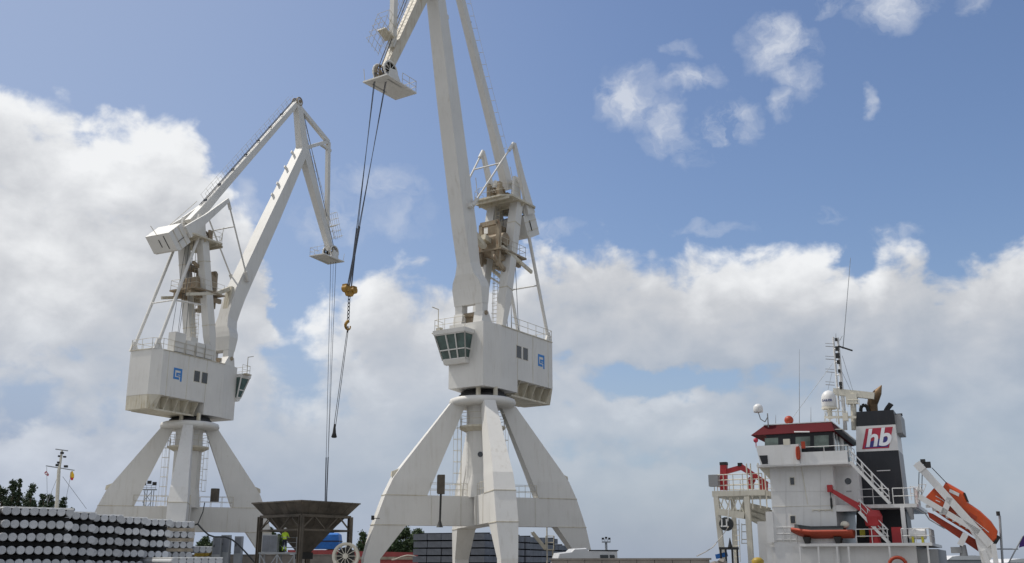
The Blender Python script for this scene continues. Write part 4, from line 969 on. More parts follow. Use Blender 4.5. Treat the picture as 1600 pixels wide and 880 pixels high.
cv_ = MB(); rings = [[V(r[3].x, y0-abs(r[3].y-y0)*.98, r[3].z), V(r[3].x, y0-abs(r[3].y-y0)*.8, r[3].z+.3), V(r[3].x, y0+abs(r[3].y-y0)*.8, r[3].z+.3), V(r[3].x, y0+abs(r[3].y-y0)*.98, r[3].z)] for r in rings[1:-2]]
cv_.loft(rings); cv_.build('cover', 'rubber', rbt)
c = S(1320, 820, -.3); MB().ball(c+V(0, 0, 0), .36, 12, .8).build('engine_cover', 'shipcream', rbt)
cr_ = MB()
for x in (1262, 1310): c = sx(x, 845, -.2); cr_.prism([V(c-.15, -.7, zdk), V(c+.15, -.7, zdk), V(c+.3, -.7, zdk+.5), V(c-.3, -.7, zdk+.5)], (0, 1.2, 0))
cr_.build('boat_cradle', 'dark', deck)
# ---- red deck crane (davit) by the boat
dv = empty('davit_crane', B0, SPHI, 'red slewing davit crane standing over the rescue boat, arm pointing up to the left', 'crane')
pm = MB(); c0_, c1_ = S(1368, 848, -.1), S(1365, 805, -.1); c0_.z = zdk
pm.lathe(c0_, [(.5, 0), (.42, .1), (.42, c1_.z-zdk-.9), (.62, c1_.z-zdk-.8), (.7, c1_.z-zdk-.1), (.5, c1_.z-zdk+.35), (.1, c1_.z-zdk+.4)], 12, smooth=False); pm.build('pedestal', 'cranered', dv)
am = MB(); a, b = S(1366, 806, -.3), S(1297, 765, -.3); am.bar(a, b, .42, .62, w2=.25, h2=.28); am.bar(a+V(0, 0, .2), a.lerp(b, .35)+V(0, 0, .25), .3, .3); arm = am.build('arm', 'cranered', dv)
MB().box(b.x-.2, b.x+.2, -.5, -.1, b.z-.2, b.z+.35).build('sheave_head', 'cranered', arm)
hw = MB(); hw.tube(b, S(1299, 790, -.3), .03); c = S(1299, 786, -.3); hw.lathe(c, [(.02, -.5), (.09, -.3), (.09, .3), (.02, .5)], 8); hw.build('hoist_wire', 'dark', arm)
MB().tube(a+V(-.1, 0, -.6), a.lerp(b, .3)+V(0, 0, -.15), .09).build('ram', 'shipwhite', arm)
# ---- forward gantry with platform and a second red crane
gl = 1.5
gt = empty('gangway_gantry', B0, SPHI, 'cream steel gantry tower left of the ship bridge with platform and railings', 'gantry') if False else None
GA = MB(); 
gx0, gx1 = sx(1117, 770, gl), sx(1166, 770, gl); gzt = sz(767, 1140, gl)
GA.box(gx0-.2, gx1+1.6, gl-.2, gl+5.5, gzt-.45, gzt); gan = GA.build('gantry_platform', 'shipcream', ship)
gp = MB()
for x, l in ((1119, gl), (1167, gl)):
    a = S(x, 776, l); b = S(x+(3 if x < 1150 else 3), 880, l); gp.bar(a, V(a.x+.05, l, .9), .42, .42) if x > 1150 else gp.bar(a, V(a.x+.35, l, .9), .4, .4)
gp.bar(V(gx0+.3, gl+5.2, gzt-.4), V(gx0+.3, gl+5.2, .9), .35); gp.build('gantry_post', 'shipcream', gan)
tr = MB(); y = gl
a, b = S(1120, 776, y), S(1164, 776, y); c, d = S(1124, 800, y), S(1164, 806, y)
tr.bar(c, d, .7, .55); tr.bar(V(c.x, y+3, c.z), V(d.x+2, y+3, c.z-.1), .7, .6)
for f, g2 in ((0, .25), (.25, .5), (.5, .75), (.75, 1)): tr.bar(a.lerp(b, f), c.lerp(d, g2), .08); tr.bar(c.lerp(d, f), a.lerp(b, g2), .08)
for k in range(3): tr.bar(S(1160+k*6, 790+k*9, y+2), S(1203, 800+k*12, y+2), .25, .7-.1*k)
tr.build('gantry_truss', 'shipcream', gan)
rm = MB(); zz = gzt; rm.rail([V(gx0, gl-.1, zz), V(gx1+1.4, gl-.1, zz)], 1.35, .04, .9, 2); rm.rail([V(gx0, gl-.1, zz), V(gx0, gl+5.3, zz), V(gx1+1.4, gl+5.3, zz)], 1.35, .035, 1.0, 2)
for x in (1169, 1175, 1187, 1197): a = S(x, 765, gl); rm.tube(V(a.x, gl-.1, gzt-1.5), V(a.x, gl-.1, gzt+2.2), .06)
rm.build('handrail', 'shipcream', gan)
MB().box(gx0-.45, gx0+.35, gl-.2, gl+.6, sz(760, 1117, gl), sz(742, 1117, gl)).build('platform_cabinet', 'shipgrey', gan)
ldm = MB(); a, b = S(1151, 878, gl+1), S(1149, 812, gl+1); ldm.ladder(a, b, (1, 0, 0), .6, None, .03, .4)
ldm.ladder(S(1166, 849, gl+.5), S(1159, 818, gl+.5), (1, 0, 0), .0001) if False else None
for y_ in (820, 831, 843, 849): ldm.tube(S(1159, y_, gl+.3), S(1171, y_, gl+.3), .035)
ldm.tube(S(1159, 818, gl+.3), S(1159, 850, gl+.3), .03); ldm.build('ladder', 'shipcream', gan)
c = S(1135, 819, gl-.4); wm = MB(); wm.tube(c+V(0, -.25, 0), c+V(0, .25, 0), .56, n=22); tyre = wm.build('tyre_fender', 'rubber')
tyre.location = (B0.x, B0.y, 0); tyre.rotation_euler = (0, 0, SPHI); tag(tyre, 'round black fender hanging in white brackets under the gantry beside the ship', 'fender')
wm = MB(); wm.tube(c+V(-.3, -.3, .4), c+V(-.3, -.3, -.2), .06).tube(c+V(.1, -.3, .4), c+V(.1, -.3, -.2), .06).tube(c+V(-.4, -.3, -.2), c+V(.2, -.3, -.2), .06).tube(c+V(.2, -.3, .2), c+V(.45, -.3, 1.8), .04); wm.build('fender_bracket', 'shipwhite', gan)
rcn = empty('stowed_crane', B0, SPHI, 'dark red folding crane stowed on the gantry platform left of the bridge', 'crane')
a = S(1131, 766, gl+1.5); b = S(1131, 727, gl+1.5); pm = MB(); pm.bar(a, b, .55, .55); pm.build('pedestal', 'cranered', rcn)
MB().box(b.x-.3, b.x+.3, gl+1.2, gl+1.8, b.z, b.z+.25).build('cap', 'dark', rcn)
am = MB(); c = S(1157, 729, gl+1.5); d = S(1199, 756, gl+1.5); am.bar(b+V(0, 0, -.6), c+V(0, 0, -.1), .35, .4); am.bar(c, d, .4, .5, w2=.3, h2=.3); arm = am.build('arm', 'cranered', rcn)
MB().box(c.x-.2, c.x+.15, gl+1.3, gl+1.7, c.z, c.z+.3).build('elbow_cover', 'dark', arm)
am = MB(); c = S(1174, 750, gl+1.4); am.tube(c, c+V(0, .3, 0), .3, n=14); c2 = S(1174, 764, gl+1.4); am.bar(c, c2, .4); 
for x, y_ in ((1190, 757), (1196, 757), (1190, 766), (1196, 766)): p = S(x, y_, gl+1.4); am.box(p.x-.18, p.x+.18, gl+1.2, gl+1.6, p.z-.25, p.z+.25)
am.build('winch', 'cranered', rcn)
# small white gear box columns forward of the block
fw = MB(); a, b = S(1198, 800, .4), S(1212, 846, .4); fw.box(a.x, b.x, -.1, 1.4, sz(848, 1205, .4), a.z)
fw.build('locker', W_, ship)
fw = MB(); a, b = S(1183, 815, 1.5), S(1200, 880, 1.5); fw.box(a.x, xl+.1, 1.5, 6, .9, a.z); fw.build('forward_house', W_, ship)
rl_ = MB(); y = -.05
for yy_ in (824, 834, 843): rl_.tube(S(1213, yy_, y), S(1245, yy_, y), .03)
for x in (1213, 1224, 1235, 1245): rl_.tube(S(x, 848, y), S(x, 824, y), .03)
rl_.build('handrail', W_, low)
bt = MB(); a = S(1128, 880, -.2)
for x in (1126, 1134, 1144, 1152): bt.tube(V(sx(x, 860, .0), 0, .9), V(sx(x, 860, 0), 0, sz(858, 1140, 0)), .08)
bt.bar(S(1124, 857, 0), S(1154, 857, 0), .25, .2); c = S(1141, 855, 0); bt.lathe(c, [(.2, 0), (.12, .3), (.02, .75)], 8); bt.build('mooring_winch', 'dark', ship)
MB().bar(S(1119, 870, .5), S(1136, 866, .5), .4, .35).build('winch_cover', 'blue', ship)

# ---- free-fall lifeboat in its stern ramp
P = lambda x, y, l=1.5: S(x, y, l)
lb_ = empty('lifeboat', B0, SPHI, 'orange enclosed free-fall lifeboat tilted bow down on its white ramp at the stern', 'boat')
top = [(1446, 779), (1461, 763), (1470, 768), (1476, 755), (1505, 771), (1513, 786), (1530, 800), (1545, 812), (1558, 825)]
bot = [(1443, 781), (1462, 797), (1480, 808), (1490, 816), (1508, 830), (1518, 838), (1532, 846), (1546, 852), (1556, 845)]
outline = [P(x, y) for x, y in [(1445, 781), (1462, 762), (1474, 763), (1479, 754), (1507, 770), (1513, 786), (1532, 799), (1549, 815), (1559, 830), (1557, 843), (1548, 852), (1532, 845), (1505, 827), (1480, 812), (1461, 799)]]
cyl = []
for wv, sh_ in ((-1.25, .84), (-1.1, .95), (-.7, 1.0), (.7, 1.0), (1.1, .95), (1.25, .84)):
    cen = sum(outline, Vector())/len(outline)
    axis_d = (P(1556, 838)-P(1448, 780)).normalized(); nv = V(-axis_d.z, 0, axis_d.x)
    cyl.append([cen+axis_d*(p-cen).dot(axis_d)*(.90+.1*sh_)+nv*(p-cen).dot(nv)*sh_+V(0, wv, 0) for p in outline])
shell = MB().loft(cyl, False).build('shell', 'orange', lb_)
kd = (P(1525, 868)-P(1450, 796)).normalized()
MB().prism([P(1449, 800, .9), P(1458, 803, .9), P(1536, 850, .9), P(1529, 862, .9), P(1452, 809, .9)], (0, 1.2, 0)).build('keel', 'orangedark', lb_)
MB().prism([P(1484, 764, .2), P(1499, 771, .2), P(1498, 776, .2), P(1483, 769, .2)], (0, .2, 0)).build('window', 'shipwhite', shell)
MB().prism([P(1505, 770, .33), P(1511, 784, .33), P(1513, 783, .33), P(1508, 770, .33)], (0, 1.8, 0)).build('windscreen', 'dark', shell)
gb = MB(); gb.path([P(x, y, .17) for x, y in ((1462, 775), (1480, 786), (1500, 798), (1520, 812), (1545, 832))], .03, 5); gb.build('grab_line', 'shipwhite', shell)
for x, y in ((1466, 784), (1498, 806), (1532, 826)): MB().prism([P(x-4, y-3, .2), P(x+3, y, .2), P(x+3, y+1.2, .2), P(x-4, y-1.8, .2)], (0, .1, 0)).build('reflective_strip', 'shipwhite', shell)
MB().prism([P(1515, 800, .2), P(1526, 807, .2), P(1523, 815, .2), P(1512, 808, .2)], (0, .1, 0)).build('side_hatch', 'orangedark', shell)
MB().tube(P(1549, 850, 1.0), P(1558, 836, 1.0), .3, n=10).build('bow_fender', 'rubber', lb_)
fe = MB()
for k in range(9): p = P(1450+k*10.4, 791+k*5.6, .2); fe.box(p.x-.16, p.x+.16, .1, .5, p.z-.1, p.z+.1)
fe.build('ramp_roller', 'shipwhite', lb_)
rmp = MB()
for l in (-.05, 2.8):
    rmp.bar(P(1436, 776, l), P(1530, 832, l), .2, .42); rmp.bar(P(1436, 728, l), P(1545, 852, l), .22, .62, (0, 1, 0)) if False else rmp.bar(P(1436, 728, l), P(1548, 852, l), .2, .55)
    rmp.bar(P(1484, 778, l), P(1474, 804, l), .2, .42)
    rmp.bar(P(1509, 834, l), P(1500, 852, l), .2, .42); rmp.bar(P(1487, 781, l), P(1524, 840, l), .12, .16)
    rmp.prism([P(1520, 828, l), P(1534, 832, l), P(1553, 852, l), P(1553, 868, l), P(1543, 880, l), P(1534, 880, l)], (0, .2, 0))
    a = P(1552, 850, l); rmp.bar(V(a.x, l, a.z), V(a.x+.1, l, -1.2), .35); a = P(1536, 860, l); rmp.bar(a, V(a.x+.9, l, -1.), .35)
rmp.bar(P(1436, 728, -.05), P(1436, 728, 2.8), .5, .5); rmp.bar(P(1553, 860, -.05), P(1553, 860, 2.8), .3, .4)
rmp.box(P(1545, 850).x, x1h+2.2, -.1, 2.9, -1.4, -.9)
ramp = rmp.build('lifeboat_ramp', W_, ship)
hd = MB(); p = P(1440, 726, .2); hd.bar(P(1432, 724, -.1), P(1442, 735, -.1), .3, .6); hd.build('ramp_head', 'shipwhite', ramp)
hd = MB(); p = P(1449, 729, 0); hd.box(p.x-.25, p.x+.25, -.2, .3, p.z-.1, p.z+.35); p = P(1443, 725, 0); hd.box(p.x-.2, p.x+.15, -.2, .3, p.z, p.z+.35)
for x in (1436, 1441): hd.tube(P(x, 738, 0), P(x-1, 778, 0), .03, n=4)
hd.tube(P(1456, 731, 0), P(1480, 756, 0), .03, n=4); hd.build('ramp_winch', 'dark', ramp)
hd = MB(); p = P(1424, 795, .5); hd.tube(P(1421, 793, .5), P(1426, 812, .5), .28, .12, 10); hd.path([P(1427, 793, .5), P(1446, 803, .5), P(1452, 812, .5), P(1476, 826, .5)], .05); hd.build('drain_pipe', 'shipgrey', ramp)
mo = MB(); c = P(1499, 857, .5); mo.box(c.x-.6, c.x+.15, .2, .9, c.z-.35, c.z+.1); mo.lathe(P(1505, 858, .5), [(.3, -.5), (.22, .3)], 10); mo.build('ramp_motor', 'shipgrey', ramp)
# bracket rails at the head of the ramp
rm = MB(); rm.rail([P(1424, 782, 1), P(1434, 784, 1)], 1.1, .03, .5, 1); rm.tube(P(1436, 784, 0), P(1436, 757, 0), .04).tube(P(1436, 757, 0), P(1447, 757, 0), .03).tube(P(1447, 757, 0), P(1440, 775, 0), .03)
for x, y_ in ((1434, 765), (1439, 766)): p = P(x, y_, 0); rm.lathe(p, [(.02, -.2), (.15, 0), (.02, .25)], 8)
rm.build('handrail', W_, ramp)
fm = MB(); fm.tube(V(sx(1562, 870, 1), 1, -1.), P(1562, 806, 1), .085, n=8); fm.rail([P(1557, 812, 1), P(1562, 812, 1)], .01, .02) if False else None
sm_ = fm.build('stern_mast', 'steelgrey', ship)
c = P(1560, 806, 1); MB().tube(c, c+Z*.32, .14, n=10).build('stern_light', 'dark', sm_)
e_ = MB(); e_.tube(P(1558, 858, 1), P(1591, 858, 1), .05).tube(P(1575, 882, 1), P(1598, 838, 1), .05); e_.build('ensign_staff', 'steelgrey', ship)
fgm = MB(); fgm.prism([P(1594, 845, 1), P(1600, 836, 1), P(1606, 838, 1), P(1606, 856, 1), P(1599, 854, 1), P(1592, 856, 1)], (0, .05, 0)); o = fgm.build('ensign', 'purple'); o.location = (B0.x, B0.y, 0); o.rotation_euler = (0, 0, SPHI); tag(o, 'dark purple ensign on a slanted staff at the far right edge', 'flag')

# ================================================================== YARD
# ---- stacks of capped piles, all lying the same way
PR, PITCHX, ROWZ = .235, .452, .724
def pile_mesh(shellm, L=12.):
    c = MB().tube((0, 0, 0), (0, L, 0), PR, n=20, caps=False); return c
proto = {}
def make_pile(kind, label, group):
    e = empty('pile', (0, 0, 0), 0, label, 'pile', group)
    m = MB(); m.lathe((0, 0, 0), [(PR*.985, .02), (PR*.985, 12.)], 20, (0, 1, 0)); m.build('shell', 'pileblack' if kind else 'pilewhite2', e)
    m = MB(); m.lathe((0, 0, 0), [(PR*.05, -.0), (PR*.90, .0), (PR, .018), (PR, .25), (PR*.9, .26)], 20, (0, 1, 0), smooth=False); m.build('end_cap', 'pilewhite', e)
    return e
def cptree(o, parent=None):
    c = o.copy(); COL.objects.link(c)
    if parent: c.parent = parent
    for ch in list(o.children): cptree(ch, c)
    return c
PA = R(36)      # the piles point away to the left of the line of sight
PD = V(-math.sin(PA), math.cos(PA), 0); PF = V(math.cos(PA), math.sin(PA), 0)
STK = [  # first pile px x, Y distance, piles per row, description
    (-13, 57.5, 1, 'cut-off stack at the left edge'), (4, 60., 8, 'widest stack at the left'), (102, 65.2, 4, 'stack right of the widest one'), (146, 68.2, 4, 'middle narrow stack'),
    (186.5, 71.2, 4, 'narrow stack before the crane leg'), (226.5, 73.9, 4, 'stack next to the timber-spaced one'), (264, 77., 4, 'timber-spaced stack at the right end')]
ROWN = ['top', 'second', 'third', 'fourth', 'fifth', 'sixth', 'lowest']; COLN = ['first', 'second', 'third', 'fourth', 'fifth', 'sixth', 'seventh', 'eighth']
first = None
random.seed(3)
ztop_ = at(50, 797.5, 60.).z
for si, (x0, Y, nc, nm_) in enumerate(STK):
    o0 = at(x0+6, 800, Y); o0.z = 0
    tl_ = si == 6
    zs = -(.03*si if si else 0)
    for r in range(7):
        zc = ztop_-r*ROWZ+zs
        jit = random.uniform(-.04, .04)
        for c in range(nc):
            if first is None or (tl_ and c == 0 and r == 0): base_ = make_pile(0 if tl_ else 1, '', ''); first = base_; p = base_
            else: p = cptree(base_)
            p['label'] = '%s row, %s pile from the left, in the %s' % (ROWN[r], COLN[c], nm_); p['group'] = 'piles of the '+nm_
            q_ = o0+PF*(c*(PITCHX/math.cos(PA)*1.0 if False else c*0+PITCHX*1.06*c)+jit+random.uniform(-.012, .012)) if False else o0+PF*(PITCHX*1.09*c+jit+random.uniform(-.012, .012))+PD*random.uniform(-.06, .06)
            p.location = (q_.x, q_.y, zc+random.uniform(-.012, .012)); p.rotation_euler = (0, 0, PA)
    wd = nc*PITCHX*1.09
    for r in range(7):
        zc = ztop_-r*ROWZ+zs
        for bi, yy in enumerate((.12, 6) if tl_ else (1.2, 9.)):
            h_ = ROWZ-2*PR-.02 if r < 6 else zc-PR-.01
            b = MB().box(-PR, wd-PR, -.09, .09, 0, h_).build('timber_bearer', 'wood' if tl_ else 'pileblack')
            q_ = o0+PD*yy; b.location = (q_.x, q_.y, zc-PR-.01-h_); b.rotation_euler = (0, 0, PA)
            tag(b, '%s %s bearer under the %s row of the %s' % ('front' if bi == 0 else 'rear', 'timber' if tl_ else 'dark', ROWN[r], nm_), 'bearer', 'bearers of the '+nm_)
    sh_ = MB().box(-PR*.8, wd-PR*1.2, .05, 11.8, PR-.075, PR+.02).build('added_top_sheet', 'sheet'); sh_.location = (o0.x, o0.y, ztop_+zs); sh_.rotation_euler = (0, 0, PA)  # thin white sheet added to give the bright edge along the pile tops
    tag(sh_, 'thin white sheet added along the top of the %s' % nm_, 'sheet')
for (x0, Y, nc, yp) in ((301, 79.5, 3, 859), (268, 68., 7, 877)):
    pt = at(x0+6, yp, Y); nm_ = 'low heap by the grey cabinets' if nc == 3 else 'low heap at the bottom edge'
    for rr in range(4):
        z_ = pt.z-rr*ROWZ
        if z_ < .2: continue
        for c in range(nc):
            p = cptree(base_); q_ = pt+PF*(c*PITCHX*1.07)
            p.location = (q_.x, q_.y, z_); p.rotation_euler = (0, 0, PA); p['label'] = '%s row, %s pile from the left, in the %s' % (ROWN[rr], COLN[c], nm_); p['group'] = 'piles of the '+nm_
    s_ = MB().box(-PR*.8, nc*PITCHX*1.07-PR, .05, 11.5, PR-.06, PR+.02).build('added_top_sheet', 'sheet'); s_.location = pt; s_.rotation_euler = (0, 0, PA)  # same added white sheet, gives this heap its bright top edge
    tag(s_, 'thin white sheet added along the top of the '+nm_, 'sheet')

# ---- hopper on its frame
HY = 82.; hc_ = at(478, 800, HY); HP = R(51)
hop = empty('hopper', (hc_.x, hc_.y, 0), HP, 'big rusty grey-brown funnel hopper on a braced steel frame between the cranes', 'hopper')
zt_ = at(480, 783, HY-4).z; hz_ = [zt_, zt_-1.35, 2.2]
ha = 2.95
fun_ = MB(); T_ = .05
def sq(a, z): return [V(-a, -a, z), V(a, -a, z), V(a, a, z), V(-a, a, z)]
o1, o2, o3 = sq(ha, zt_), sq(ha*.56, zt_-1.75), sq(.35, 2.35)
i1, i2, i3 = sq(ha-.06, zt_), sq(ha*.56-.06, zt_-1.72), sq(.3, 2.4)
fun_.loft([o3, o2, o1, i1, i2, i3], False, False)
fb_ = fun_.build('funnel', 'hopper', hop)
rb_2 = MB()
for k in range(4):
    a_, b_ = o1[k], o1[(k+1) % 4]; c_, d_ = o2[k], o2[(k+1) % 4]
    for f in (.14, .32, .5, .68, .86):
        p = a_.lerp(b_, f); q_ = c_.lerp(d_, f); rb_2.bar(p+(p*.012), q_+(q_*.012), .09, .07, (p-q_).cross(b_-a_))
    for s1, s2, hh in ((a_, b_, .12),): rb_2.bar(s1*1.005, s2*1.005, .08, .1)
rb_2.build('rib', 'hopper', fb_)
MB().box(-.5, .5, -.5, .5, 1.9, 2.4).build('discharge_gate', 'dark', hop)
pa = 2.45; zf = zt_-1.0; zl = zt_-2.05
for i, (x, y) in enumerate(((-pa, -pa), (pa, -pa), (pa, pa), (-pa, pa))):
    m = MB(); m.box(x-.06, x+.06, y-.17, y+.17, 0, zf); m.box(x-.17, x+.17, y-.14, y-.1, 0, zf); m.box(x-.17, x+.17, y+.1, y+.14, 0, zf); m.build('post', 'hopper', hop)
fr_ = MB(); cs = [V(-pa, -pa, 0), V(pa, -pa, 0), V(pa, pa, 0), V(-pa, pa, 0)]
for k in range(4):
    a_, b_ = cs[k], cs[(k+1) % 4]
    fr_.bar(a_+Z*zf, b_+Z*zf, .14, .2); fr_.bar(a_+Z*zl, b_+Z*zl, .1, .14)
    n_ = 4
    for j in range(n_):
        fr_.bar(a_.lerp(b_, j/n_)+Z*(zl if j % 2 == 0 else zf), a_.lerp(b_, (j+1)/n_)+Z*(zf if j % 2 == 0 else zl), .07, .09)
fr_.build('frame', 'hopper', hop)
# operator platform with steel cabinet
PY = 79.5; a, b = at(404, 863, PY), at(462, 863, PY)
plt = empty('work_platform', (a.x, PY, 0), 0, 'grey steel work platform on braced legs under the hopper where the worker stands', 'platform')
pz_ = a.z; L = b.x-a.x
MB().box(0, L, 0, 1.6, pz_-.12, pz_).build('deck', 'steelgrey', plt)
lg_ = MB()
for x in (.1, L*.5, L-.1): lg_.bar((x, .1, 0), (x, .1, pz_-.12), .1).bar((x, 1.5, 0), (x, 1.5, pz_-.12), .1)
for x0_, x1_ in ((.1, L*.5), (L*.5, .1), (L*.5, L-.1), (L-.1, L*.5)): lg_.bar((x0_, .1, .2), (x1_, .1, pz_-.15), .07)
lg_.build('leg_frame', 'steelgrey', plt)
MB().rail([(1.6, 1.5, pz_), (L, 1.5, pz_), (L, .1, pz_)], 1.1, .03, .8, 2).build('handrail', 'steelgrey', plt)
cbn = empty('control_cabinet', (at(408, 863, PY).x, PY+.1, pz_), 0, 'blue-grey steel control cabinet on the work platform, left of the worker', 'cabinet')
MB().box(0, 1.15, 0, .7, 0, 1.28).build('cabinet_body', 'steelgrey', cbn); MB().box(.04, .56, -.03, 0, .06, 1.2).box(.6, 1.11, -.03, 0, .06, 1.2).build('cabinet_doors', 'block', cbn)
# blue-covered machine on a red chassis, far side
BY = 126.
bt_ = empty('covered_machine', (at(508, 860, BY).x, BY, 0), 0, 'blue tarpaulin-covered load on a faded red chassis behind the hopper', 'vehicle')
zb_ = at(508, 858, BY).z; zz_ = at(508, 833, BY).z
m = MB(); m.loft([[V(-1.9, -1.2, zb_), V(1.75, -1.2, zb_), V(1.75, 1.2, zb_), V(-1.9, 1.2, zb_)], [V(-2.0, -1.25, zb_+.9), V(1.8, -1.25, zb_+.9), V(1.8, 1.25, zb_+.9), V(-2., 1.25, zb_+.9)], [V(-1.35, -1.1, zz_-.25), V(1.7, -1.15, zz_-.2), V(1.7, 1.15, zz_-.2), V(-1.35, 1.1, zz_-.25)], [V(-1.0, -.7, zz_), V(1.45, -.7, zz_), V(1.45, .7, zz_), V(-1.0, .7, zz_)]]); m.build('tarpaulin', 'blue', bt_)
MB().box(-2.02, 1.82, -1.28, 1.28, zb_+.82, zb_+.95).build('strap', 'dark', bt_)
m = MB(); m.box(-4.2, 2.2, -1.2, 1.2, zb_-.55, zb_-.12); m.build('chassis', 'redtrailer', bt_)
m = MB(); 
for x in (-2.3, 1.2): m.box(x, x+1.0, -1., 1., .2, zb_-.55)
m.build('axle_frame', 'redtrailer', bt_)
m = MB()
for x in (-1.8, 1.7):
    for y in (-1.1, .9): m.tube((x, y, .5), (x, y+.25, .5), .5, n=16)
m.build('tyre', 'rubber', bt_)
# white spoked cable reel
RY = 76.; rc_ = at(540.5, 869, RY); reel = empty('cable_reel', (rc_.x, RY, 0), 0, 'white spoked cable reel wheel at the bottom between the hopper and the right crane', 'cable reel')
for yy in (-.25, .25):
    m = MB(); c = V(0, yy, rc_.z); wheel(m, c, .95, .07, 12); ring_ = m.build('reel_rim', 'shipcream', reel)
MB().tube((0, -.2, rc_.z), (0, .2, rc_.z), .62, n=24).build('wound_cable', 'dark', reel)
m = MB(); m.bar((-.7, 0, 0), (0, 0, rc_.z), .12, .9).bar((.7, 0, 0), (0, 0, rc_.z), .12, .9); m.build('stand', 'shipcream', reel)

# ---- worker in hi-vis, seen from behind
def person(loc, rz):
    e = empty('person', loc, rz, 'worker in yellow high-visibility jacket, dark trousers and white helmet standing on the platform', 'person')
    # one continuous body grown from a skeleton
    vs = [V(0, 0, .93), V(0, 0, 1.12), V(0, .01, 1.36), V(0, .01, 1.48), V(0, .03, 1.60), V(0, .02, 1.72),
          V(-.19, .01, 1.40), V(-.27, .06, 1.14), V(-.22, .26, 1.02), V(-.19, .34, 1.03),
          V(.19, .01, 1.40), V(.28, .05, 1.15), V(.26, .26, 1.08), V(.24, .35, 1.10),
          V(-.10, 0, .88), V(-.12, .02, .48), V(-.13, -.02, .10), V(-.13, .12, .04),
          V(.10, 0, .88), V(.12, .01, .48), V(.14, -.02, .10), V(.15, .12, .04)]
    es = [(0, 1), (1, 2), (2, 3), (3, 4), (4, 5), (2, 6), (6, 7), (7, 8), (8, 9), (2, 10), (10, 11), (11, 12), (12, 13), (0, 14), (14, 15), (15, 16), (16, 17), (0, 18), (18, 19), (19, 20), (20, 21)]
    rd = [.15, .15, .17, .065, .085, .075, .075, .06, .045, .035, .075, .06, .045, .035, .10, .078, .06, .045, .10, .078, .06, .045]
    me = bpy.data.meshes.new('body'); me.from_pydata([tuple(v) for v in vs], es, [])
    o = bpy.data.objects.new('body', me); COL.objects.link(o); o.parent = e
    md = o.modifiers.new('skin', 'SKIN'); o.modifiers.new('sub', 'SUBSURF').levels = 2; o.modifiers['sub'].render_levels = 2
    for i, v in enumerate(me.skin_vertices[0].data): v.radius = (rd[i], rd[i]*.85); v.use_root = (i == 0)
    # clothes as zones of one body
    m = bpy.data.materials.new('work_clothes'); m.use_nodes = True; nt = m.node_tree; b = nt.nodes['Principled BSDF']; b.inputs['Roughness'].default_value = .8
    tc = nn(nt, 'ShaderNodeTexCoord'); s = nn(nt, 'ShaderNodeSeparateXYZ'); nt.links.new(tc.outputs['Object'], s.inputs[0])
    r = nn(nt, 'ShaderNodeValToRGB'); nt.links.new(mth(nt, 'DIVIDE', s.outputs[2], 1.8), r.inputs[0]); r.color_ramp.interpolation = 'CONSTANT'
    stops = [(0, (.03, .03, .03)), (.07, (.45, .68, .04)), (.22, (.02, .025, .05)), (.53, (.55, .80, .05)), (.60, (.5, .5, .45)), (.63, (.55, .8, .05)), (.83, (.42, .25, .17))]
    r.color_ramp.elements[0].color = (*stops[0][1], 1); r.color_ramp.elements[1].position = stops[1][0]; r.color_ramp.elements[1].color = (*stops[1][1], 1)
    for p_, c_ in stops[2:]: q_ = r.color_ramp.elements.new(p_); q_.color = (*c_, 1)
    nt.links.new(r.outputs[0], b.inputs['Base Color']); me.materials.append(m)
    MB().lathe((0, .02, 1.66), [(.135, -.01), (.13, .02), (.125, .08), (.09, .14), (.01, .165)], 16).build('helmet', 'helmet', e)
    for hand, x, z in ((0, -.19, 1.03), (1, .24, 1.10)):
        hm = MB(); hm.box(x-.035, x+.035, .33, .43, z-.02, z+.015)
        for k in range(4): hm.bar((x-.028+k*.018, .42, z), (x-.028+k*.019, .49-.01*abs(k-1), z-.03), .014, .016)
        hm.bar((x+.035, .36, z), (x+.06, .42, z-.01), .016); hm.build('hand', 'skin', e)
    nm = MB(); nm.ball((0, .13, 1.60), .018, 6); nm.ball((-.095, .02, 1.60), .022, 6); nm.ball((.095, .02, 1.60), .022, 6); nm.build('ear', 'skin', e)
    return e
pw = at(444, 861, PY+.8); person((pw.x, PY+.8, pz_), R(-12))

# ---- electrical cabinets, yellow machine and cables under the left crane
cbs = ((333, 344, 839, 866, 95, 'light grey'), (346, 357, 836, 868, 95.5, 'mid grey'), (367, 376, 838, 868, 96, 'narrow pale'))
cbn_l = ['pale grey electrical cabinet at the left below the left crane beam', 'wider grey-blue electrical cabinet below the left crane beam, middle one', 'narrow pale cabinet beside the right leg of the left crane']
for (x0, x1, y0, y1, Y, _), lb__ in zip(cbs, cbn_l):
    a, b = at(x0, y0, Y), at(x1, y1, Y)
    e = empty('electrical_cabinet', (a.x, Y, 0), 0, lb__, 'cabinet'); MB().box(0, b.x-a.x, 0, .7, 0, a.z).build('cabinet_body', 'steelgrey', e)
    MB().box(.06, b.x-a.x-.06, -.03, 0, a.z-1.5, a.z-.1).build('cabinet_door', 'block', e); MB().box(.12, .2, -.06, -.03, a.z-.9, a.z-.7).build('handle', 'dark', e)
ctn = at(330, 866, 100); 
w2 = empty('low_wall', (at(300, 866, 100).x, 100, 0), 0, 'long low concrete wall behind the pile stacks and under the left crane', 'wall')
zw = at(330, 868, 100).z; MB().box(0, at(400, 868, 100).x-at(300, 868, 100).x+8, 0, .3, 0, zw).build('wall_panel', 'concrete', w2); MB().box(-.05, at(400, 868, 100).x-at(300, 868, 100).x+8.05, -.06, .36, zw, zw+.1).build('coping', 'concrete', w2)
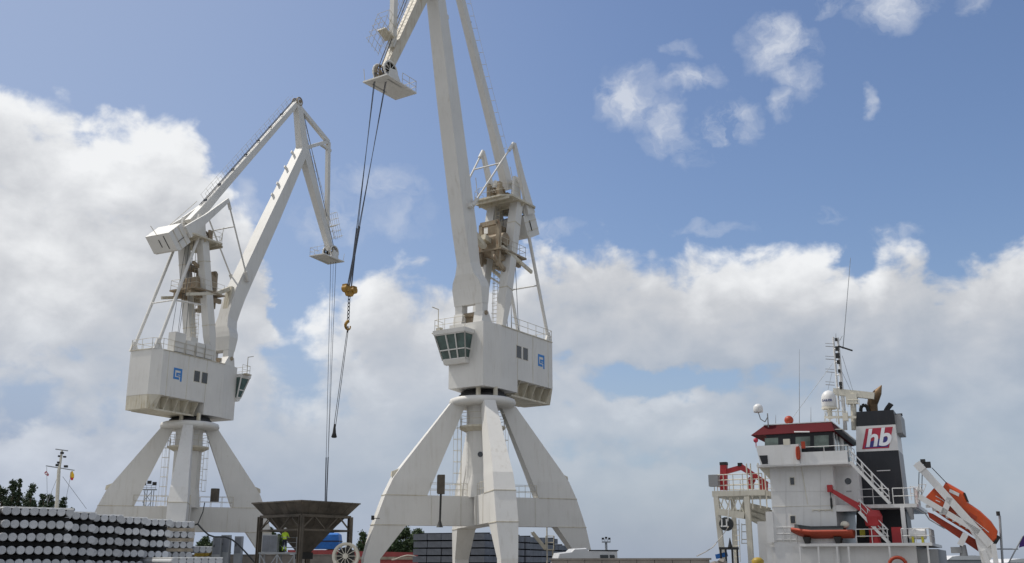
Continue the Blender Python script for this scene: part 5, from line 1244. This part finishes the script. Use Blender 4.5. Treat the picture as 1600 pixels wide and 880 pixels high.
ym = empty('small_machine', (at(316, 866, 96).x, 96, 0), 0, 'small yellow machine with a round drum standing below the left crane', 'machine'); zy = at(316, 855, 96).z
MB().box(-.6, .3, -.4, .4, .4, zy-.2).build('machine_body', 'yellow', ym); MB().tube((.35, -.35, zy-.4), (.35, .35, zy-.4), .45, n=16).build('drum', 'yellow', ym); MB().tube((-.4, -.5, .4), (-.4, .5, .4), .4, n=14).tube((.4, -.5, .4), (.4, .5, .4), .4, n=14).build('tyre', 'rubber', ym)
m = MB(); pts = [at(x, y, 94) for x, y in ((291, 825), (300, 821), (309, 819), (318, 829), (326, 836), (335, 839), (352, 839), (362, 843), (371, 850), (379, 858), (392, 872), (402, 884))]
m.path(pts, .07, 8); tag(m.build('power_cable', 'rubber'), 'thick black cable sagging in an arch across the left crane and down past its leg', 'cable')
m = MB(); m.path([at(320, 785, 93), at(317, 800, 93), at(312, 812, 93), at(309, 819, 93)], .045, 6); tag(m.build('power_cable', 'rubber'), 'thin black cable dropping from the left crane beam to the thick cable', 'cable')
c = at(335, 784, 97.8); m = MB(); m.lathe((c.x, 97.8, c.z), [(.4, 0), (.4, 1.15), (.38, 1.2), (.02, 1.22)], 16)
m = m.build('cable_drum', 'hopper', crane1); m.matrix_parent_inverse = Matrix.Identity(4)
bpy.context.view_layer.update(); 
inv = Matrix.Translation((A1[0], A1[1], 0)) @ Matrix.Rotation(math.pi/2-R(27), 4, 'Z'); m.data.transform(inv.inverted())
inv2 = Matrix.Translation((A2[0], A2[1], 0)) @ Matrix.Rotation(math.pi/2-R(213), 4, 'Z')
# control post hanging on the right crane's left beam, with its rod
m = MB(); c0 = at(686, 772, 79.8); c1 = at(688.5, 742, 79.8); m.box(c0.x-.1, c0.x+.42, 79.6, 80.1, c0.z, c1.z); m.box(c0.x-.16, c0.x-.1, 79.6, 80.1, c0.z+.05, c1.z-.05); o = m.build('limit_switch_box', 'hopper', crane2); o.data.transform(inv2.inverted())
m = MB(); b0 = at(687, 824, 79.8); m.tube((c0.x+.14, 79.8, c0.z), (c0.x+.1, 79.8, b0.z), .08, n=8); m.lathe((c0.x+.1, 79.8, b0.z), [(.28, 0), (.2, .12), (.09, .5)], 10); o = m.build('control_rod', 'dark', crane2); o.data.transform(inv2.inverted())
# small lamp on the left leg
m = MB(); c = at(583, 810, 80); m.box(c.x-.12, c.x+.08, 79.8, 80.1, c.z-.12, c.z+.2); m.tube((c.x, 80, c.z), (c.x+.5, 80, c.z), .03); o = m.build('leg_lamp', 'dark', crane2); o.data.transform(inv2.inverted())
# access stair on the right rear leg
m = MB(); a_, b_ = at(832, 832, 92), at(853, 858, 92); m.bar(a_, b_, .1, .3); m.bar(a_+V(0, .8, 0), b_+V(0, .8, 0), .1, .3)
for i in range(9): c = a_.lerp(b_, i/9); m.box(c.x-.15, c.x+.15, 92, 92.8, c.z-.02, c.z+.02)
c = at(853, 858, 92); d = at(866, 858, 92); m.box(c.x, d.x, 92, 93, c.z-.1, c.z); m.rail([V(c.x, 92, c.z), V(d.x, 92, c.z), V(d.x, 93, c.z)], 1.1, .035, .7, 1); m.tube((c.x+.1, 92, 0), (c.x+.1, 92, 5), .06); m.tube((d.x-.1, 92.9, 0), (d.x-.1, 92.9, c.z), .06)
o = m.build('access_stair', 'crane_dirty', crane2); o.data.transform(inv2.inverted())

# ---- stack of long grey-blue concrete beams behind the right crane
rowh = .70; BA = R(-19); bd_ = V(math.sin(-BA), math.cos(-BA), 0); bc_ = V(-math.cos(-BA), math.sin(-BA), 0)
bo = at(757, 834, 101); zt2 = bo.z+.15; bo.z = 0; bproto = None
for part_, (along, rows, cols, nm_) in enumerate(((0., 6, 5, 'near stack behind the right crane'), (12.6, 6, 3, 'middle stack behind the right crane'), (25., 5, 3, 'far stack behind the right crane'), (37.4, 4, 2, 'farthest stack behind the crane'))):
    for r in range(rows):
        for c in range(cols):
            z_ = zt2-(r+1+6-rows)*rowh
            if z_ < .02: continue
            if bproto is None:
                bproto = empty('concrete_beam', (0, 0, 0), 0, '', 'beam', '')
                MB().box(-1.42, 0, 0, 12., .0, rowh-.13).build('beam_body', 'block', bproto); MB().box(-1.45, .04, 1.3, 1.5, rowh-.13, rowh-.002).build('spacer', 'pileblack', bproto); MB().box(-1.45, .04, 10.3, 10.5, rowh-.13, rowh-.002).build('spacer', 'pileblack', bproto); p = bproto
            else: p = cptree(bproto)
            q_ = bo+bd_*(along+random.uniform(-.12, .12))+bc_*(c*1.5)
            p.location = (q_.x, q_.y, z_); p.rotation_euler = (0, 0, BA)
            p['label'] = '%s row, %s beam from the right, in the %s' % (ROWN[r], COLN[c], nm_); p['group'] = 'blue-grey concrete beams of the '+nm_

# ---- light grey van beside the near leg
vx = at(866, 872, 66); van = empty('van', (at(893, 872, 66).x, 66, 0), R(8), 'light grey van with a raised rounded roof parked by the right crane leg', 'van')
vz = at(880, 857, 66).z
m = MB(); pr_ = [(-1.25, .35), (-1.25, 1.3), (-1.05, vz-.55), (-.95, vz-.28), (-.2, vz-.2), (0, vz-.02), (.75, vz+.02), (.85, vz-.1), (2.7, vz-.15), (2.75, .35)]
m.loft([[V(x*.98, -1.0, .35+(z-.35)*.97) for x, z in pr_], [V(x, -.9, z) for x, z in pr_], [V(x, .9, z) for x, z in pr_], [V(x*.98, 1., .35+(z-.35)*.97) for x, z in pr_]]); vb = m.build('van_body', 'van', van)
MB().box(-.95, -.15, -1.04, -1.0, 1.25, vz-.62).build('side_window', 'glass', vb); MB().box(1.6, 2.1, -1.04, -1.0, 1.2, vz-.4).box(2.2, 2.5, -1.04, -1.0, 1.2, vz-.4).build('side_window', 'glass', vb)
MB().box(0.9, 2.75, -1.02, 1.02, vz-.16, vz-.1).build('roof_edge', 'dark', vb); MB().box(-.1, .85, -.93, -.9, vz-.3, vz-.2).build('roof_louvre', 'dark', vb)
for wx in (-.6, 1.9): 
    m = MB(); m.tube((wx, -1.02, .36), (wx, -.8, .36), .36, n=18); m.tube((wx, .8, .36), (wx, 1.02, .36), .36, n=18); m.build('tyre', 'rubber', van)
# red barge with a pale hose lying before the scrub
bg_ = empty('barge', (at(600, 870, 118).x, 118, 0), 0, 'low dark red barge deck behind the legs of the right crane', 'barge'); zz_ = at(620, 861, 118).z
MB().prism([(-9, 0, 0), (9.5, 0, 0), (9.5, 0, zz_-.3), (-4, 0, zz_), (-9, 0, zz_)], (0, 4, 0)).build('barge_side', 'redtrailer', bg_)
MB().bar((-9, -.1, zz_-.75), (9, -.1, zz_-.8), .12, .3).build('rubbing_strake', 'wood', bg_)
m = MB(); m.path([at(x, y, 116) for x, y in ((612, 875), (618, 874), (628, 870), (636, 868), (644, 868.5), (652, 871), (656, 876))], .08, 8); tag(m.build('hose', 'ropelight'), 'pale curved hose lying on the red barge behind the right crane', 'hose')
# rubble at the end of the quay wall and yellow bollard
rbm = MB()
random.seed(5)
for k in range(70):
    c = at(random.uniform(1102, 1150), 880, 62); c.y += random.uniform(-2, 2); s_ = random.uniform(.2, .5); h_ = random.uniform(.0, 1.75)*max(.35, 1-abs(c.x-at(1118, 880, 62).x)/2.2)
    rbm.lathe((c.x, c.y, h_), [(s_*.3, -s_*.6), (s_, -.1*s_), (s_*.8, s_*.4), (s_*.2, s_*.62)], 6, (random.uniform(-.6, .6), random.uniform(-.6, .6), 1), smooth=False)
tag(rbm.build('rubble_heap', 'concrete'), 'heap of brown rubble at the right end of the low wall', 'rubble', None, 'stuff')
bl = empty('bollard', (at(1183.5, 870, 62).x, 62, 0), 0, 'yellow mooring bollard at the foot of the ship bridge block', 'bollard'); c = at(1183.5, 873, 62)
MB().lathe((0, 0, 0), [(.35, 0), (.3, .2), (.24, c.z-.8), (.34, c.z-.35), (.36, c.z-.1), (.2, c.z+.05), (.02, c.z+.08)], 16).build('post', 'yellow', bl); MB().tube((-.4, 0, c.z-.5), (.4, 0, c.z-.5), .09).build('cross_bar', 'yellow', bl)
m = MB(); m.path([at(x, y, Y) for x, y, Y in ((1089, 869, 62), (1103, 862, 66), (1114, 855, 72), (1128, 838, 80), (1139, 822, 88))], .03, 5); tag(m.build('mooring_rope', 'ropelight'), 'thin pale mooring rope running up from the wall to the ship gantry', 'rope')
# floodlight masts
def lightmast(x, yt, Y, label, w=.16, k_=.5):
    c = at(x, yt, Y); e = empty('light_mast', (c.x, Y, 0), 0, label, 'light mast', 'floodlight masts in the distance')
    m = MB(); 
    if w > .2:
        for dx in (-.6, .6): 
            for dy in (-.6, .6): m.tube((dx, dy, 0), (dx*.8, dy*.8, c.z), .06, n=5)
        k = 0; z = 1.
        while z < c.z-1.5: m.bar((-.6, -.6, z), (.6, -.6, z+1.5), .07).bar((.6, -.6, z), (-.6, -.6, z+1.5), .07); z += 1.5
    else: m.tube((0, 0, 0), (0, 0, c.z), .26, .18, 8)
    m.build('pole', 'steelgrey', e); m = MB(); m.box(-1.3*k_, 1.3*k_, -.3, .3, c.z, c.z+.15); m.rail([(-1.3*k_, -.3, c.z), (1.3*k_, -.3, c.z)], .9*k_, .03, .9*k_); m.build('lamp_platform', 'steelgrey', e)
    for dx in (-1., 0., 1.): MB().box((dx-.35)*k_, (dx+.35)*k_, -.6*k_, -.2*k_, c.z+(.9+.25*(dx == 0))*k_, c.z+(1.5+.25*(dx == 0))*k_).build('floodlight', 'dark', e)
lightmast(947, 848, 165, 'small far floodlight mast standing alone between the right crane and the ship')
lightmast(233.5, 766, 150, 'lattice floodlight mast seen between the legs of the left crane', .5, .75)
# ---- far ship mast with two small flags
e = at(92, 800, 140); sm2 = empty('ship_mast', (e.x, 140, 0), 0, 'pale mast of a hidden ship with a crosstree and two flags above the pile stacks', 'mast')
q3 = lambda x, y: at(x, y, 140)-V(e.x, 0, 0)-V(0, 0, 0)+V(0, -140, 0)
m = MB(); m.tube(q3(86, 840), q3(92, 735), .27, .22, 10).tube(q3(92, 735), q3(97, 704), .2, .13, 10); po = m.build('pole', 'shipcream', sm2)
m = MB(); m.bar(q3(72, 728), q3(116, 735), .14).bar(q3(87, 702), q3(106, 704.5), .14); m.build('crosstree', 'steelgrey', sm2)
m = MB()
for x, y, s_ in ((90, 727, .35), (92, 723, .3), (103, 729, .35), (93, 713, .25), (101, 714, .25), (97, 708, .3)): c = q3(x, y); m.box(c.x-s_*.6, c.x+s_*.6, -.2, .2, c.z-s_*.4, c.z+s_*.45)
m.build('mast_lamp', 'dark', sm2)
m = MB()
for a_, b_ in (((90, 745), (74, 785)), ((98, 745), (135, 795)), ((112, 736), (103, 780)), ((73, 730), (74, 790))): m.tube(q3(*a_), q3(*b_), .03, n=4)
m.build('stay_wire', 'steelgrey', sm2)
m = MB(); m.prism([q3(110, 738), q3(113, 736), q3(115.5, 742), q3(115, 747)], (0, .1, 0)); c = q3(0, 0); f1 = m.prism([q3(110, 738), q3(115, 747), q3(111, 750), q3(109, 745)], (0, .1, 0)).build('flag', 'flagyellow'); f1.location = (e.x, 140, 0); tag(f1, 'small yellow and red flag hanging from the right arm of the far mast', 'flag')
MB().prism([q3(110, 746), q3(115, 747), q3(114, 750.5), q3(111, 750.5)], (0, -.06, 0)).build('flag_stripe', 'flagred', f1)
m = MB(); m.prism([q3(69, 739), q3(72, 736), q3(76, 741), q3(75, 744), q3(71, 742)], (0, .1, 0)); f2 = m.build('flag', 'logored'); f2.location = (e.x, 140, 0); tag(f2, 'small red and white flag hanging from the left arm of the far mast', 'flag')
MB().prism([q3(70, 739.5), q3(73, 738.5), q3(75, 741), q3(72, 741.5)], (0, -.06, 0)).build('flag_stripe', 'sheet', f2)
# white roofs low at the right, behind the ship
for (x0, x1, y, Y, lb__) in ((1479, 1545, 868, 150, 'low white curved-roof shed seen under the lifeboat ramp'), (1572, 1640, 873, 160, 'low white shed at the right edge of the photo, partly cut off'), (1440, 1480, 873, 170, 'small grey flat shed between the ship and the curved-roof shed')):
    a, b = at(x0, y, Y), at(x1, y, Y); L = b.x-a.x
    s_ = empty('shed', (a.x, Y, 0), 0, lb__, 'shed'); MB().box(0, L, 0, 8, 0, a.z-.6).build('wall', 'shipgrey', s_)
    m = MB(); pr_ = [(0, a.z-.6), (L*.12, a.z-.15), (L*.35, a.z), (L*.65, a.z), (L*.88, a.z-.1), (L, a.z-.6)]; m.prism([V(x, -.2, z) for x, z in pr_], (0, 8.4, 0)); m.build('roof', 'shipwhite', s_)

# ---- trees
def tree(x, ytop, Y, wpx, label, mt='leaf', seed=1, sparse=1., cone=False, base=0.3):
    rnd = random.Random(seed); top = at(x, ytop, Y); H = top.z-base; Wd = wpx/1600*Y/2
    e = empty('tree', (top.x, Y, base), 0, label, 'tree', 'trees on the far shore')
    tk = MB(); pts = [V(0, 0, 0)]; n = 6
    for i in range(1, n+1): pts.append(V(rnd.uniform(-.04, .04)*H*.5, rnd.uniform(-.02, .02)*H, H*.93*i/n))
    for i in range(n): tk.tube(pts[i], pts[i+1], .035*H*(1-i/n*.85)*.6+.03, .035*H*(1-(i+1)/n*.85)*.6+.03, 7)
    clumps = []
    nl = int(40*sparse)+6
    for i in range(nl):
        f = rnd.uniform(.28, .98); k = f*n; j = min(n-1, int(k)); p = pts[j].lerp(pts[j+1], k-j)
        sp = (1-f)*1.25+.12 if cone else math.sin(min(1, (1.02-f)*1.7)*math.pi/2)*.95+.1
        a = rnd.uniform(0, 6.28); rr = Wd*sp*rnd.uniform(.35, 1.); q_ = p+V(math.cos(a)*rr, math.sin(a)*rr, rnd.uniform(-.02, .1)*H)
        q_.z = min(q_.z, H*.98); tk.tube(p, q_, .011*H, .004*H, 5); clumps.append((q_, Wd*rnd.uniform(.12, .26)))
    clumps.append((pts[-1], Wd*.25)); tk.build('trunk', 'bark', e)
    lf = MB(); ls = max(.17, Wd*.045)
    for q_, r in clumps:
        for k in range(120):
            d = V(rnd.gauss(0, 1), rnd.gauss(0, 1), rnd.gauss(0, .8)); d = d*r*.62; c = q_+d
            a = V(rnd.gauss(0, 1), rnd.gauss(0, 1), rnd.gauss(0, 1)).normalized(); b = a.cross(V(rnd.gauss(0, 1), rnd.gauss(0, 1), rnd.gauss(0, 1))).normalized(); s_ = ls*rnd.uniform(.6, 1.3)
            lf.add([c-a*s_, c+b*s_*.6, c+a*s_, c-b*s_*.6], [(0, 1, 2, 3)])
    lf.build('crown', mt, e)
T_ = [(-12, 752, 185, 34, 'leaf', 1.0, 0), (4, 757, 192, 34, 'leaf', 1.0, 0), (22, 745, 186, 28, 'leaf', 1.3, 1), (33, 748, 190, 16, 'leaf', 1., 1), (52, 751, 184, 28, 'leaf', 1.2, 1), (68, 766, 190, 18, 'leaf', .6, 0), (80, 770, 186, 30, 'leaf', 1., 0), (99, 777, 192, 24, 'leaf', .8, 0), (112, 790, 186, 20, 'leaf', .7, 0), (14, 772, 200, 46, 'leaf', 1., 0), (42, 776, 200, 46, 'leaf', 1., 0)]
TL = ['edge tree cut off at the left side of the photo', 'broad dark tree second from the left edge', 'tall pointed dark tree, highest of the group', 'slim pointed tree close behind the highest one', 'bushy pointed tree left of the far ship mast', 'small thin-crowned tree left of the far ship mast', 'rounded tree right behind the far ship mast', 'loose tree right of the far ship mast', 'lowest small tree at the right end of the group', 'wide dark tree behind the pointed ones, further left', 'wide dark tree behind the pointed ones, nearer the mast']
for i, (t, l) in enumerate(zip(T_, TL)): tree(t[0], t[1], t[2], t[3]*1.15, l, t[4], 10+i, t[5], bool(t[6]))
T2_ = [(567, 829, 178, 22, 'round green tree just right of the hopper'), (582, 838, 182, 22, 'small green tree between the hopper and the right crane'), (612, 828, 176, 34, 'wide green tree behind the left leg of the right crane'), (632, 825, 180, 44, 'dense green tree in the middle of the gap under the right crane'), (652, 828, 178, 30, 'green tree hidden in part by the concrete beam stack'), (322, 839, 178, 26, 'green tree seen through the opening under the left crane'), (340, 846, 182, 30, 'low green tree behind the electrical cabinets'), (424, 824, 180, 18, 'slim green tree above the control cabinet'), (436, 836, 182, 22, 'small green tree behind the worker'), (516, 829, 178, 22, 'green tree top above the blue tarpaulin'), (600, 842, 190, 40, 'low bushy tree far behind the right crane')]
for i, (x, y, Y, w, l) in enumerate(T2_): tree(x, y, Y, w*1.2, l, 'leaf2', 40+i, 1.2)
